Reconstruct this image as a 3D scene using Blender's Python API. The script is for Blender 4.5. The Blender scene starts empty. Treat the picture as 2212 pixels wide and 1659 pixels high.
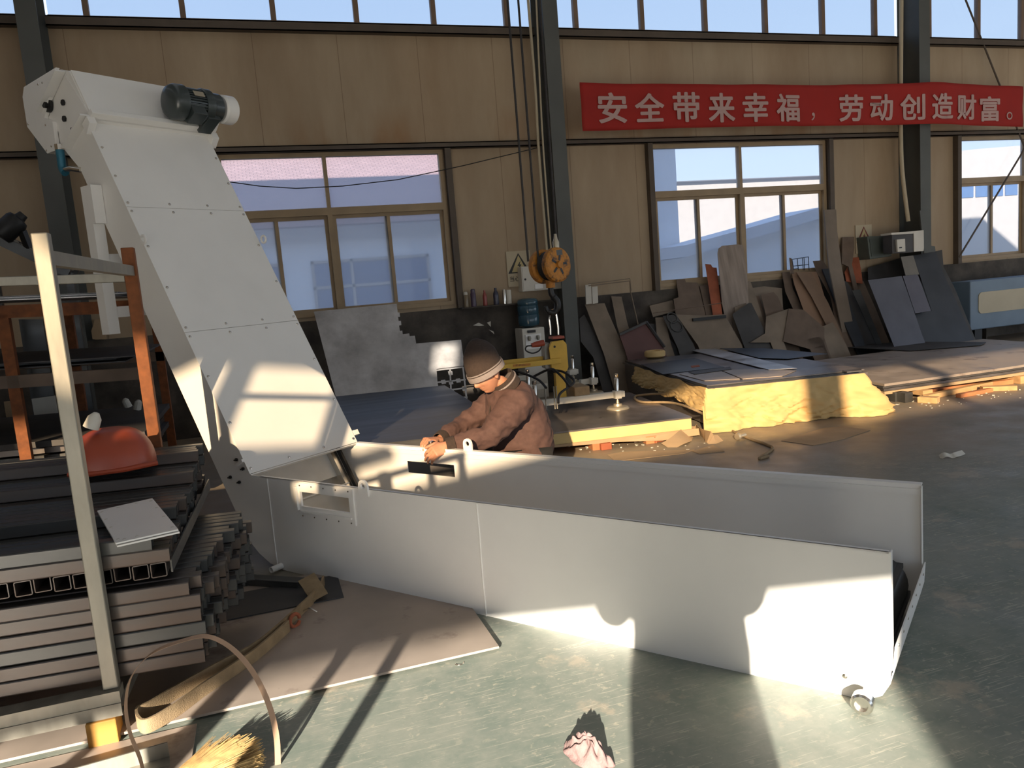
import bpy, bmesh, math, random
from mathutils import Vector, Matrix, noise
random.seed(7)
SC = bpy.context.scene
COL = SC.collection
# ------------------------------------------------------------------ camera
W_PX, H_PX, F_PX = 2212, 1659, 1660.0
YAW, PITCH, ROLL, CAM_Z = 0.30803, 0.13247, 0.079634, 1.55
def cam_axes():
    cy, sy, cp, sp = math.cos(YAW), math.sin(YAW), math.cos(PITCH), math.sin(PITCH)
    f = Vector((sy*cp, cy*cp, -sp)); r = Vector((cy, -sy, 0)); d = f.cross(r)
    cr, sr = math.cos(ROLL), math.sin(ROLL)
    return cr*r + sr*d, -sr*r + cr*d, f
AR, AD, AF = cam_axes()
cam_d = bpy.data.cameras.new('camera'); cam = bpy.data.objects.new('camera', cam_d); COL.objects.link(cam)
cam_d.sensor_width = 36.0; cam_d.lens = 36.0*F_PX/W_PX; cam_d.clip_start = 0.02; cam_d.clip_end = 300
m = Matrix.Identity(4)
for i in range(3):
    m[i][0], m[i][1], m[i][2] = AR[i], -AD[i], -AF[i]
m[2][3] = CAM_Z
cam.matrix_world = m
SC.camera = cam
# ------------------------------------------------------------------ light, sky, exposure
SC.view_settings.view_transform = 'Standard'; SC.view_settings.look = 'None'
SC.view_settings.gamma = 1.0; SC.view_settings.use_curve_mapping = False
SC.view_settings.exposure = 1.02
SUN_AZ, SUN_EL = math.radians(27.0), math.radians(17.3)     # light travels towards +Y, 27 deg over to +X
sun_d = bpy.data.lights.new('sun', 'SUN'); sun_d.energy = 9.5; sun_d.angle = math.radians(0.53); sun_d.color = (1.0, 0.90, 0.76)
sun = bpy.data.objects.new('sun', sun_d); COL.objects.link(sun)
SDIR = Vector((math.sin(SUN_AZ)*math.cos(SUN_EL), math.cos(SUN_AZ)*math.cos(SUN_EL), -math.sin(SUN_EL)))
sun.rotation_euler = SDIR.to_track_quat('-Z', 'Y').to_euler(); sun.location = (-10, -20, 12)
wd = bpy.data.worlds.new('sky'); SC.world = wd; wd.use_nodes = True
nt = wd.node_tree; nt.nodes.clear()
tc = nt.nodes.new('ShaderNodeTexCoord'); sx = nt.nodes.new('ShaderNodeSeparateXYZ'); rp = nt.nodes.new('ShaderNodeValToRGB')
bg = nt.nodes.new('ShaderNodeBackground'); ow = nt.nodes.new('ShaderNodeOutputWorld')
nt.links.new(tc.outputs['Generated'], sx.inputs[0]); nt.links.new(sx.outputs['Z'], rp.inputs[0])
rp.color_ramp.elements[0].position = 0.0; rp.color_ramp.elements[0].color = (0.70, 0.78, 0.86, 1)
rp.color_ramp.elements[1].position = 0.6; rp.color_ramp.elements[1].color = (0.30, 0.45, 0.72, 1)
e = rp.color_ramp.elements.new(0.12); e.color = (0.60, 0.73, 0.88, 1)
nt.links.new(rp.outputs[0], bg.inputs[0]); bg.inputs[1].default_value = 1.1
nt.links.new(bg.outputs[0], ow.inputs[0])
SC.cycles.max_bounces = 10; SC.cycles.diffuse_bounces = 6; SC.cycles.glossy_bounces = 4
SC.cycles.transparent_max_bounces = 12; SC.cycles.transmission_bounces = 6
SC.cycles.sample_clamp_indirect = 6.0
SC.cycles.use_denoising = True
# ------------------------------------------------------------------ survey helpers: sight lines met with real planes of the hall
def ray(x, y):
    return AR*((x-W_PX/2)/F_PX) + AD*((y-H_PX/2)/F_PX) + AF
CAM = Vector((0, 0, CAM_Z))
def M(x, y, X=None, Y=None, Z=None):
    d = ray(x, y)
    if X is not None: t = X/d.x
    elif Y is not None: t = Y/d.y
    else: t = (Z-CAM_Z)/d.z
    return CAM + d*t
def MP(x, y, p0, n):
    d = ray(x, y); p0 = Vector(p0); n = Vector(n)
    return CAM + d*((p0-CAM).dot(n)/d.dot(n))
# ------------------------------------------------------------------ materials
MATS = {}
def mat(name, col, rough=0.6, metal=0.0, var=0.12, scale=4.0, col2=None, amt=0.5, scale2=2.0, stretch=(1, 1, 1), bump=0.0, bscale=60.0, spec=0.5, contrast=0.25, coat=0.0, rvar=0.0):
    if name in MATS: return MATS[name]
    mt = bpy.data.materials.new(name); mt.use_nodes = True; MATS[name] = mt
    t = mt.node_tree; N = t.nodes; L = t.links; b = N['Principled BSDF']
    b.inputs['Roughness'].default_value = rough; b.inputs['Metallic'].default_value = metal
    b.inputs['Specular IOR Level'].default_value = spec; b.inputs['Coat Weight'].default_value = coat
    c = N.new('ShaderNodeTexCoord'); mp = N.new('ShaderNodeMapping'); mp.inputs['Scale'].default_value = stretch
    L.new(c.outputs['Object'], mp.inputs[0])
    n1 = N.new('ShaderNodeTexNoise'); n1.inputs['Scale'].default_value = scale; n1.inputs['Detail'].default_value = 6
    L.new(mp.outputs[0], n1.inputs['Vector'])
    mr = N.new('ShaderNodeMapRange'); mr.inputs[1].default_value = 0.3; mr.inputs[2].default_value = 0.7
    mr.inputs[3].default_value = 1-var; mr.inputs[4].default_value = 1+var
    L.new(n1.outputs[0], mr.inputs[0])
    base = None
    if col2 is not None:
        n2 = N.new('ShaderNodeTexNoise'); n2.inputs['Scale'].default_value = scale2; n2.inputs['Detail'].default_value = 8; n2.inputs['Roughness'].default_value = 0.65
        L.new(mp.outputs[0], n2.inputs['Vector'])
        r2 = N.new('ShaderNodeMapRange'); r2.inputs[1].default_value = 1-amt-contrast/2; r2.inputs[2].default_value = 1-amt+contrast/2
        L.new(n2.outputs[0], r2.inputs[0])
        mx = N.new('ShaderNodeMix'); mx.data_type = 'RGBA'; mx.inputs[6].default_value = (*col, 1); mx.inputs[7].default_value = (*col2, 1)
        L.new(r2.outputs[0], mx.inputs[0]); base = mx.outputs[2]
    vm = N.new('ShaderNodeVectorMath'); vm.operation = 'SCALE'
    if base is not None: L.new(base, vm.inputs[0])
    else: vm.inputs[0].default_value = col
    L.new(mr.outputs[0], vm.inputs['Scale']); L.new(vm.outputs[0], b.inputs['Base Color'])
    if rvar:
        rr = N.new('ShaderNodeMapRange'); rr.inputs[1].default_value = 0.3; rr.inputs[2].default_value = 0.7
        rr.inputs[3].default_value = max(0.02, rough-rvar); rr.inputs[4].default_value = min(1, rough+rvar)
        L.new(n1.outputs[0], rr.inputs[0]); L.new(rr.outputs[0], b.inputs['Roughness'])
    if bump:
        n3 = N.new('ShaderNodeTexNoise'); n3.inputs['Scale'].default_value = bscale; n3.inputs['Detail'].default_value = 4
        L.new(mp.outputs[0], n3.inputs['Vector'])
        bp = N.new('ShaderNodeBump'); bp.inputs['Strength'].default_value = bump; bp.inputs['Distance'].default_value = 0.01
        L.new(n3.outputs[0], bp.inputs['Height']); L.new(bp.outputs[0], b.inputs['Normal'])
    return mt
# ------------------------------------------------------------------ mesh helpers
def frame_to(d):
    d = Vector(d).normalized(); a = Vector((0, 0, 1)) if abs(d.z) < 0.95 else Vector((1, 0, 0))
    x = a.cross(d).normalized(); return x, d.cross(x), d
class MB:
    def __init__(s): s.v = []; s.f = []; s.mi = []; s.cur = 0
    def add(s, vs, fs):
        k = len(s.v); s.v += [tuple(q) for q in vs]
        for f in fs: s.f.append([i+k for i in f]); s.mi.append(s.cur)
        return s
    def box(s, lo, hi, mtx=None):
        x0, y0, z0 = lo; x1, y1, z1 = hi
        vs = [Vector(q) for q in ((x0,y0,z0),(x1,y0,z0),(x1,y1,z0),(x0,y1,z0),(x0,y0,z1),(x1,y0,z1),(x1,y1,z1),(x0,y1,z1))]
        if mtx is not None: vs = [mtx @ q for q in vs]
        return s.add(vs, [(0,3,2,1),(4,5,6,7),(0,1,5,4),(1,2,6,5),(2,3,7,6),(3,0,4,7)])
    def bar(s, a, b, w, h, up=(0, 0, 1)):
        a = Vector(a); b = Vector(b); d = (b-a).normalized(); u = Vector(up); u = (u-d*u.dot(d))
        if u.length < 1e-4: u = Vector((1, 0, 0)); u = u-d*u.dot(d)
        u.normalize(); r = d.cross(u)
        vs = [p + r*(sx*w/2) + u*(sy*h/2) for p in (a, b) for sx, sy in ((-1,-1),(1,-1),(1,1),(-1,1))]
        return s.add(vs, [(3,2,1,0),(4,5,6,7),(0,1,5,4),(1,2,6,5),(2,3,7,6),(3,0,4,7)])
    def prism(s, pts, off):
        n = len(pts); off = Vector(off); a = [Vector(p) for p in pts]; b = [p+off for p in a]
        nn = Vector((0, 0, 0))
        for i in range(n): nn += a[i].cross(a[(i+1) % n])
        fl = nn.dot(off) > 0
        fs = [list(range(n))[::-1], [i+n for i in range(n)]] + [(i, (i+1) % n, (i+1) % n+n, i+n) for i in range(n)]
        if not fl: fs = [list(f)[::-1] for f in fs]
        return s.add(a+b, fs)
    def tube(s, path, r, n=8, cap=True, closed=False):
        P = [Vector(p) for p in path]; rs = r if isinstance(r, (list, tuple)) else [r]*len(P)
        vs = []; m_ = len(P); px = None
        for i, p in enumerate(P):
            if closed: d = P[(i+1) % m_]-P[i-1]
            else: d = P[min(i+1, m_-1)]-P[max(i-1, 0)]
            d.normalize()
            if px is None: x, y, _ = frame_to(d)
            else:
                x = px-d*px.dot(d)
                if x.length < 1e-5: x, y, _ = frame_to(d)
                x.normalize(); y = d.cross(x)
            px = x
            for j in range(n):
                a = 2*math.pi*j/n; vs.append(p + (x*math.cos(a)+y*math.sin(a))*rs[i])
        fs = []
        for i in range(m_ if closed else m_-1):
            i2 = (i+1) % m_
            for j in range(n): fs.append((i*n+j, i*n+(j+1) % n, i2*n+(j+1) % n, i2*n+j))
        if cap and not closed: fs.append(list(range(n))[::-1]); fs.append([(m_-1)*n+j for j in range(n)])
        return s.add(vs, fs)
    def cyl(s, a, b, r, n=20, r2=None): return s.tube([a, b], [r, r if r2 is None else r2], n)
    def lathe(s, prof, c=(0, 0, 0), axis=(0, 0, 1), n=24):
        x, y, d = frame_to(axis); c = Vector(c); vs = []; m_ = len(prof)
        for r, h in prof:
            for j in range(n):
                a = 2*math.pi*j/n; vs.append(c + d*h + (x*math.cos(a)+y*math.sin(a))*max(r, 1e-5))
        fs = [(i*n+j, i*n+(j+1) % n, (i+1)*n+(j+1) % n, (i+1)*n+j) for i in range(m_-1) for j in range(n)]
        fs.append(list(range(n))[::-1]); fs.append([(m_-1)*n+j for j in range(n)])
        return s.add(vs, fs)
    def strip(s, path, wdir, w, th):
        P = [Vector(p) for p in path]; vs = []
        for i, p in enumerate(P):
            d = (P[min(i+1, len(P)-1)]-P[max(i-1, 0)]).normalized(); wv = Vector(wdir[i] if isinstance(wdir, list) else wdir); wv = (wv-d*wv.dot(d)).normalized(); nv = d.cross(wv)
            for a, b in ((-1,-1),(1,-1),(1,1),(-1,1)): vs.append(p+wv*(a*w/2)+nv*(b*th/2))
        fs = [(3,2,1,0)] + [tuple((len(P)-1)*4+k for k in (0,1,2,3))]
        for i in range(len(P)-1):
            for k in range(4): fs.append((i*4+k, i*4+(k+1) % 4, i*4+4+(k+1) % 4, i*4+4+k))
        return s.add(vs, fs)
    def grid(s, fn, nu, nv, cu=False):
        vs = [fn(i/(nu if cu else nu-1), j/(nv-1)) for j in range(nv) for i in range(nu)]
        fs = []
        for j in range(nv-1):
            for i in range(nu if cu else nu-1):
                fs.append((j*nu+i, j*nu+(i+1) % nu, (j+1)*nu+(i+1) % nu, (j+1)*nu+i))
        return s.add(vs, fs)
    def build(s, name, mats, parent=None, smooth=False, bevel=0.0, angle=35, solid=0.0, sub=0):
        me = bpy.data.meshes.new(name); me.from_pydata(s.v, [], s.f); me.update()
        if not isinstance(mats, (list, tuple)): mats = [mats]
        for q in mats: me.materials.append(q)
        if len(mats) > 1: me.polygons.foreach_set('material_index', s.mi)
        if smooth:
            me.polygons.foreach_set('use_smooth', [True]*len(me.polygons)); me.set_sharp_from_angle(angle=math.radians(angle))
        o = bpy.data.objects.new(name, me); COL.objects.link(o)
        if parent is not None: o.parent = parent
        if solid:
            q = o.modifiers.new('solid', 'SOLIDIFY'); q.thickness = solid; q.offset = 0
        if bevel:
            q = o.modifiers.new('bevel', 'BEVEL'); q.width = bevel; q.segments = 2; q.limit_method = 'ANGLE'
        if sub:
            q = o.modifiers.new('sub', 'SUBSURF'); q.levels = sub; q.render_levels = sub
        return o
def tag(o, label, cat, group=None, kind=None):
    o['label'] = label; o['category'] = cat
    if group: o['group'] = group
    if kind: o['kind'] = kind
    return o
def thing(name, label, cat, loc=(0, 0, 0), rz=0.0, group=None):
    o = bpy.data.objects.new(name, None); COL.objects.link(o); o.empty_display_size = 0.1
    o.location = loc; o.rotation_euler = (0, 0, rz)
    return tag(o, label, cat, group)
def struct(o): o['kind'] = 'structure'; return o
def dup(root, loc, rz=None, label=None, group=None):
    r = root.copy(); COL.objects.link(r); r.location = loc
    if rz is not None: r.rotation_euler = (0, 0, rz)
    if label: r['label'] = label
    if group: r['group'] = group
    for ch in list(root.children):
        c = ch.copy(); COL.objects.link(c); c.parent = r
        for g in list(ch.children):
            k = g.copy(); COL.objects.link(k); k.parent = c
    return r
def arc(c, r, a0, a1, n, ax=(1, 0, 0), ay=(0, 0, 1)):
    c = Vector(c); ax = Vector(ax); ay = Vector(ay)
    return [c + ax*(r*math.cos(a0+(a1-a0)*i/n)) + ay*(r*math.sin(a0+(a1-a0)*i/n)) for i in range(n+1)]
def bez(p, n=12):
    p = [Vector(q) for q in p]; out = []
    for i in range(len(p)-1):
        a = p[max(i-1, 0)]; b = p[i]; c = p[i+1]; d = p[min(i+2, len(p)-1)]
        for k in range(n):
            t = k/n; out.append(0.5*((2*b)+(c-a)*t+(2*a-5*b+4*c-d)*t*t+(3*b-a-3*c+d)*t**3))
    out.append(p[-1]); return out
# ------------------------------------------------------------------ the materials
WHITE = mat('white_paint', (0.83, 0.805, 0.765), 0.42, var=0.03, scale=3, bump=0.02, bscale=180)
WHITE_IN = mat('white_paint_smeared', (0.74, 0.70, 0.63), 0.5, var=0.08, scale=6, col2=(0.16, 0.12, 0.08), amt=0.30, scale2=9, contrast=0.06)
CREAM = mat('cream_wall_panel', (0.47, 0.365, 0.245), 0.7, var=0.10, scale=1.2, stretch=(1, 1, 0.25), col2=(0.32, 0.215, 0.125), amt=0.44, scale2=0.7, contrast=0.4, bump=0.05, bscale=20)
DIRTY = mat('sooty_plinth', (0.115, 0.095, 0.075), 0.85, var=0.3, scale=3, col2=(0.035, 0.028, 0.024), amt=0.5, scale2=1.6, contrast=0.3)
COLUMN = mat('grey_column_paint', (0.095, 0.098, 0.09), 0.65, var=0.1, scale=3)
GIRT = mat('brown_girt', (0.10, 0.075, 0.055), 0.7, var=0.15)
FRAME = mat('tan_window_frame', (0.34, 0.24, 0.135), 0.5, var=0.1, scale=5)
FRAME2 = mat('brown_clerestory_frame', (0.20, 0.13, 0.085), 0.6, var=0.1)
ROOFM = mat('roof_sheet', (0.42, 0.40, 0.37), 0.7, var=0.08)
GALV = mat('galvanised_steel', (0.29, 0.27, 0.225), 0.48, 0.5, var=0.28, scale=14, stretch=(1, 1, 0.3), rvar=0.12)
RUST = mat('rusty_steel', (0.21, 0.068, 0.020), 0.8, 0.1, var=0.2, scale=25, col2=(0.12, 0.04, 0.016), amt=0.4, scale2=6)
TUBE = mat('mill_scale_steel', (0.10, 0.088, 0.082), 0.42, 0.6, var=0.28, scale=5, stretch=(0.25, 1, 1), col2=(0.12, 0.08, 0.06), amt=0.42, scale2=3, rvar=0.12)
TUBE2 = mat('grey_mill_steel', (0.088, 0.088, 0.086), 0.4, 0.6, var=0.25, scale=5, stretch=(0.25, 1, 1), rvar=0.12)
PLATE = mat('hot_rolled_plate', (0.20, 0.185, 0.18), 0.36, 0.7, var=0.25, scale=3, col2=(0.27, 0.22, 0.19), amt=0.45, scale2=1.5, contrast=0.5, rvar=0.1)
PLATE_DK = mat('dark_blue_plate', (0.055, 0.053, 0.054), 0.5, 0.25, var=0.2, scale=2, stretch=(0.4, 3, 1), rvar=0.08)
PLATE_BR = mat('dusty_floor_plate', (0.40, 0.33, 0.275), 0.5, 0.35, var=0.12, scale=4, col2=(0.20, 0.15, 0.125), amt=0.36, scale2=3.5, contrast=0.12, rvar=0.08)
SHEET = mat('bright_sheet_steel', (0.60, 0.58, 0.57), 0.42, 0.6, var=0.2, scale=2.4, col2=(0.34, 0.32, 0.31), amt=0.42, scale2=2.2, contrast=0.3, rvar=0.1)
SCRAP_TAN = mat('tan_scrap_plate', (0.235, 0.18, 0.13), 0.7, 0.1, var=0.16, scale=4)
SCRAP_BR = mat('brown_scrap_plate', (0.165, 0.115, 0.082), 0.7, 0.15, var=0.18, scale=5)
SCRAP_DK = mat('dark_scrap_plate', (0.075, 0.07, 0.068), 0.6, 0.3, var=0.2, scale=4)
SCRAP_RED = mat('rust_red_scrap', (0.36, 0.10, 0.045), 0.75, 0.1, var=0.18, scale=8)
SCRAP_BLUE = mat('blue_grey_scrap', (0.135, 0.138, 0.165), 0.45, 0.4, var=0.1, scale=3)
SCRAP_NAVY = mat('slate_scrap', (0.062, 0.066, 0.076), 0.42, 0.4, var=0.15, scale=3)
YPAPER = mat('yellow_wrapping_paper', (0.66, 0.45, 0.19), 0.65, var=0.08, scale=6, bump=0.15, bscale=14)
YFILM = mat('yellow_film_edge', (0.66, 0.50, 0.22), 0.5, var=0.08)
YELLOW = mat('yellow_crane_paint', (0.66, 0.40, 0.045), 0.5, var=0.1, scale=8)
ORANGE = mat('worn_orange_paint', (0.50, 0.20, 0.025), 0.6, 0.1, var=0.2, scale=20, col2=(0.10, 0.055, 0.03), amt=0.42, scale2=14, contrast=0.15)
BLACK = mat('black_grease', (0.018, 0.017, 0.017), 0.45, 0.2, var=0.2)
ROPE = mat('steel_wire_rope', (0.035, 0.03, 0.028), 0.6, 0.3, var=0.2, scale=60)
MOTOR = mat('motor_enamel', (0.035, 0.045, 0.045), 0.38, 0.0, var=0.1, scale=10, coat=0.2)
BLUE = mat('blue_valve_paint', (0.03, 0.16, 0.24), 0.4, 0.2, var=0.1)
BRIGHT = mat('bright_machined_steel', (0.72, 0.68, 0.62), 0.22, 1.0, var=0.1, scale=10)
BRASS = mat('dull_brass', (0.55, 0.48, 0.36), 0.4, 0.7, var=0.1)
WOOD = mat('pale_timber', (0.55, 0.34, 0.16), 0.75, var=0.18, scale=6, stretch=(0.3, 3, 3))
WOOD_Y = mat('yellow_timber', (0.42, 0.21, 0.04), 0.7, var=0.16, scale=6, stretch=(0.3, 3, 3))
WOOD_R = mat('reddish_timber', (0.48, 0.19, 0.08), 0.75, var=0.2, scale=6)
CARD = mat('cardboard', (0.42, 0.29, 0.17), 0.85, var=0.1, scale=5)
RAGM = mat('pink_rag_cloth', (0.24, 0.155, 0.145), 0.95, var=0.15, scale=30, bump=0.3, bscale=120)
BELT = mat('tan_webbing', (0.32, 0.225, 0.125), 0.9, var=0.16, scale=20, bump=0.3, bscale=260)
STRAP = mat('tan_plastic_strap', (0.46, 0.29, 0.185), 0.5, var=0.1, scale=10)
STRAW = mat('broom_straw', (0.46, 0.30, 0.12), 0.8, var=0.3, scale=30)
REDHOOD = mat('red_plastic', (0.33, 0.055, 0.022), 0.42, var=0.1, scale=4)
BANNERM = mat('red_banner_cloth', (0.34, 0.012, 0.006), 0.8, var=0.06, scale=4)
BTEXT = mat('pink_white_print', (0.50, 0.33, 0.30), 0.8, var=0.04)
CABWHITE = mat('off_white_enamel', (0.62, 0.58, 0.50), 0.5, var=0.06)
RUBBER = mat('black_rubber', (0.02, 0.02, 0.02), 0.6, var=0.1)
PALEW = mat('pale_beam_paint', (0.68, 0.64, 0.55), 0.5, var=0.06)
MBLUE = mat('machine_blue_paint', (0.17, 0.235, 0.31), 0.5, var=0.06)
MCREAM = mat('machine_cream_panel', (0.50, 0.44, 0.31), 0.5, var=0.05)

def wall_detail(mt):
    """panel joints every metre or so and rusty run-off stains above the lower girt"""
    t = mt.node_tree; N = t.nodes; L = t.links; b = N['Principled BSDF']; src = b.inputs['Base Color'].links[0].from_socket
    c = N.new('ShaderNodeTexCoord'); s = N.new('ShaderNodeSeparateXYZ'); L.new(c.outputs['Object'], s.inputs[0])
    def mth(op, a, b_=None, c_=None):
        x = N.new('ShaderNodeMath'); x.operation = op
        for k, q in enumerate((a, b_, c_)):
            if q is None: continue
            if isinstance(q, (int, float)): x.inputs[k].default_value = q
            else: L.new(q, x.inputs[k])
        return x.outputs[0]
    fr = mth('FRACT', mth('MULTIPLY', mth('ADD', s.outputs['X'], 20.3), 1/0.98))
    ln = mth('LESS_THAN', fr, 0.009)
    n = N.new('ShaderNodeTexNoise'); n.inputs['Scale'].default_value = 1.3; n.inputs['Detail'].default_value = 6; mp = N.new('ShaderNodeMapping'); mp.inputs['Scale'].default_value = (1, 1, 0.35)
    L.new(c.outputs['Object'], mp.inputs[0]); L.new(mp.outputs[0], n.inputs['Vector'])
    r = N.new('ShaderNodeMapRange'); r.inputs[1].default_value = 0.56; r.inputs[2].default_value = 0.72; L.new(n.outputs[0], r.inputs[0])
    def zband(z0, z1):
        q = N.new('ShaderNodeMapRange'); q.inputs[1].default_value = z0; q.inputs[2].default_value = z1; q.inputs[3].default_value = 1; q.inputs[4].default_value = 0; L.new(s.outputs['Z'], q.inputs[0])
        return mth('MULTIPLY', q.outputs[0], mth('GREATER_THAN', s.outputs['Z'], 3.33))
    st = mth('MULTIPLY', mth('MULTIPLY', r.outputs[0], zband(3.36, 3.85)), 0.8)
    m1 = N.new('ShaderNodeMix'); m1.data_type = 'RGBA'; L.new(st, m1.inputs[0]); L.new(src, m1.inputs[6]); m1.inputs[7].default_value = (0.30, 0.13, 0.035, 1)
    m2 = N.new('ShaderNodeMix'); m2.data_type = 'RGBA'; L.new(mth('MULTIPLY', ln, 0.55), m2.inputs[0]); L.new(m1.outputs[2], m2.inputs[6]); m2.inputs[7].default_value = (0.16, 0.09, 0.05, 1)
    L.new(m2.outputs[2], b.inputs['Base Color'])
wall_detail(CREAM)
# ------------------------------------------------------------------ special materials: floor, glass, skylight
def floor_material():
    mt = bpy.data.materials.new('worn_green_floor_paint'); mt.use_nodes = True
    t = mt.node_tree; N = t.nodes; L = t.links; b = N['Principled BSDF']
    c = N.new('ShaderNodeTexCoord')
    def noise_(scale, detail=6, st=(1, 1, 1), rot=0.0, rough=0.6):
        mp = N.new('ShaderNodeMapping'); mp.inputs['Scale'].default_value = st; mp.inputs['Rotation'].default_value = (0, 0, rot)
        L.new(c.outputs['Object'], mp.inputs[0]); n = N.new('ShaderNodeTexNoise'); n.inputs['Scale'].default_value = scale; n.inputs['Detail'].default_value = detail; n.inputs['Roughness'].default_value = rough
        L.new(mp.outputs[0], n.inputs['Vector']); return n.outputs[0]
    def rng(v, a, b_, lo=0.0, hi=1.0):
        r = N.new('ShaderNodeMapRange'); r.inputs[1].default_value = a; r.inputs[2].default_value = b_; r.inputs[3].default_value = lo; r.inputs[4].default_value = hi
        L.new(v, r.inputs[0]); return r.outputs[0]
    def mix(f, a, b_):
        x = N.new('ShaderNodeMix'); x.data_type = 'RGBA'; L.new(f, x.inputs[0])
        for k, q in ((6, a), (7, b_)):
            if isinstance(q, tuple): x.inputs[k].default_value = (*q, 1)
            else: L.new(q, x.inputs[k])
        return x.outputs[2]
    def math_(op, a, b_):
        x = N.new('ShaderNodeMath'); x.operation = op
        for k, q in ((0, a), (1, b_)):
            if isinstance(q, (int, float)): x.inputs[k].default_value = q
            else: L.new(q, x.inputs[k])
        x.use_clamp = True; return x.outputs[0]
    green = mix(rng(noise_(1.1), 0.35, 0.65), (0.135, 0.17, 0.145), (0.215, 0.235, 0.20))
    green = mix(rng(noise_(9.0, 10, rough=0.7), 0.40, 0.70, 0, 0.55), green, (0.30, 0.295, 0.25))
    bare = rng(noise_(2.6, 10, rough=0.68), 0.575, 0.64)
    col = mix(math_('MULTIPLY', bare, 0.62), green, (0.40, 0.335, 0.255))
    zone = rng(noise_(1.6, 5), 0.38, 0.60, 0.25, 1.0)
    fleck = math_('MAXIMUM', rng(noise_(22, 8, rough=0.62), 0.605, 0.635), rng(noise_(48, 6, (1, 1.6, 1), 0.5), 0.635, 0.66))
    col = mix(math_('MULTIPLY', math_('MULTIPLY', fleck, zone), 0.62), col, (0.44, 0.40, 0.31))
    fine = None
    for rot, st, th in ((0.30, (4, 105, 1), 0.655), (1.25, (5, 120, 1), 0.67), (-0.45, (4, 110, 1), 0.66), (2.2, (5, 100, 1), 0.67), (0.75, (7, 130, 1), 0.665), (-1.0, (6, 120, 1), 0.675)):
        s = rng(noise_(1.0, 2, st, rot), th, th+0.03)
        fine = s if fine is None else math_('MAXIMUM', fine, s)
    col = mix(math_('MULTIPLY', math_('MULTIPLY', fine, zone), 0.7), col, (0.50, 0.46, 0.37))
    sx_ = N.new('ShaderNodeSeparateXYZ'); L.new(c.outputs['Object'], sx_.inputs[0])
    # settled brown dust in the storage zone along the far wall
    yy = math_('ADD', rng(sx_.outputs['Y'], 3.4, 5.2), 0.0)
    dust = math_('MULTIPLY', yy, rng(noise_(1.1, 7), 0.25, 0.6, 0.45, 1.0))
    col = mix(dust, col, (0.27, 0.205, 0.145))
    L.new(col, b.inputs['Base Color']); L.new(rng(noise_(3.0), 0.3, 0.7, 0.38, 0.62), b.inputs['Roughness'])
    bp = N.new('ShaderNodeBump'); bp.inputs['Strength'].default_value = 0.12; bp.inputs['Distance'].default_value = 0.004
    L.new(noise_(40, 6), bp.inputs['Height']); L.new(bp.outputs[0], b.inputs['Normal'])
    return mt
def glass_material(name, tint, haze, hz=(0.62, 0.66, 0.78)):
    mt = bpy.data.materials.new(name); mt.use_nodes = True; t = mt.node_tree; N = t.nodes; L = t.links
    N.remove(N['Principled BSDF']); out = N['Material Output']
    tr = N.new('ShaderNodeBsdfTransparent'); tr.inputs[0].default_value = (*tint, 1)
    tl = N.new('ShaderNodeBsdfTranslucent'); tl.inputs[0].default_value = (*hz, 1)
    gl = N.new('ShaderNodeBsdfGlossy'); gl.inputs['Roughness'].default_value = 0.03
    m1 = N.new('ShaderNodeMixShader'); m1.inputs[0].default_value = haze; L.new(tr.outputs[0], m1.inputs[1]); L.new(tl.outputs[0], m1.inputs[2])
    fr = N.new('ShaderNodeFresnel'); fr.inputs[0].default_value = 1.25
    m2 = N.new('ShaderNodeMixShader'); L.new(fr.outputs[0], m2.inputs[0]); L.new(m1.outputs[0], m2.inputs[1]); L.new(gl.outputs[0], m2.inputs[2])
    L.new(m2.outputs[0], out.inputs[0]); return mt
GLASS = glass_material('dusty_window_glass', (0.54, 0.57, 0.62), 0.23, (0.84, 0.84, 0.88))
GLASS_UP = glass_material('clerestory_glass', (0.44, 0.475, 0.52), 0.05)
def frp_material():
    mt = bpy.data.materials.new('added_skylight_panel'); mt.use_nodes = True; t = mt.node_tree; N = t.nodes; L = t.links
    N.remove(N['Principled BSDF']); out = N['Material Output']
    tl = N.new('ShaderNodeBsdfTranslucent'); tl.inputs[0].default_value = (0.16, 0.155, 0.145, 1); L.new(tl.outputs[0], out.inputs[0]); return mt
FRP = frp_material()
GLASS_FRONT = glass_material('dusty_front_glass', (0.46, 0.385, 0.29), 0.06)
# ------------------------------------------------------------------ room shell
D = 9.85
def wall_rects(a0, a1, z0, z1, holes):
    xs = sorted({a0, a1, *[h[0] for h in holes], *[h[1] for h in holes]}); zs = sorted({z0, z1, *[h[2] for h in holes], *[h[3] for h in holes]})
    xs = [q for q in xs if a0 <= q <= a1]; zs = [q for q in zs if z0 <= q <= z1]; out = []
    for i in range(len(xs)-1):
        run = None
        for j in range(len(zs)-1):
            cx, cz = (xs[i]+xs[i+1])/2, (zs[j]+zs[j+1])/2
            inside = any(h[0] < cx < h[1] and h[2] < cz < h[3] for h in holes)
            if not inside:
                if run and abs(run[3]-zs[j]) < 1e-9: run[3] = zs[j+1]
                else:
                    if run: out.append(run)
                    run = [xs[i], xs[i+1], zs[j], zs[j+1]]
        if run: out.append(run)
    return out
fl = MB().box((-8, -6, -0.2), (20, D, 0)).build('floor', floor_material()); struct(fl)
WIN = [(-0.27, 2.44, 1.31, 3.28), (5.40, 8.36, 1.30, 3.27), (10.94, 13.72, 1.29, 3.27)]
b = MB()
for r in wall_rects(-8, 20, 1.26, 7.0, WIN+[(-7.9, 19.9, 4.74, 6.4)]): b.box((r[0], D, r[2]), (r[1], D+0.12, r[3]))
struct(b.build('wall_back', CREAM))
struct(MB().box((-8, D-0.05, 0), (20, D+0.16, 1.26)).build('wall_back_plinth', DIRTY))
b = MB()
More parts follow.
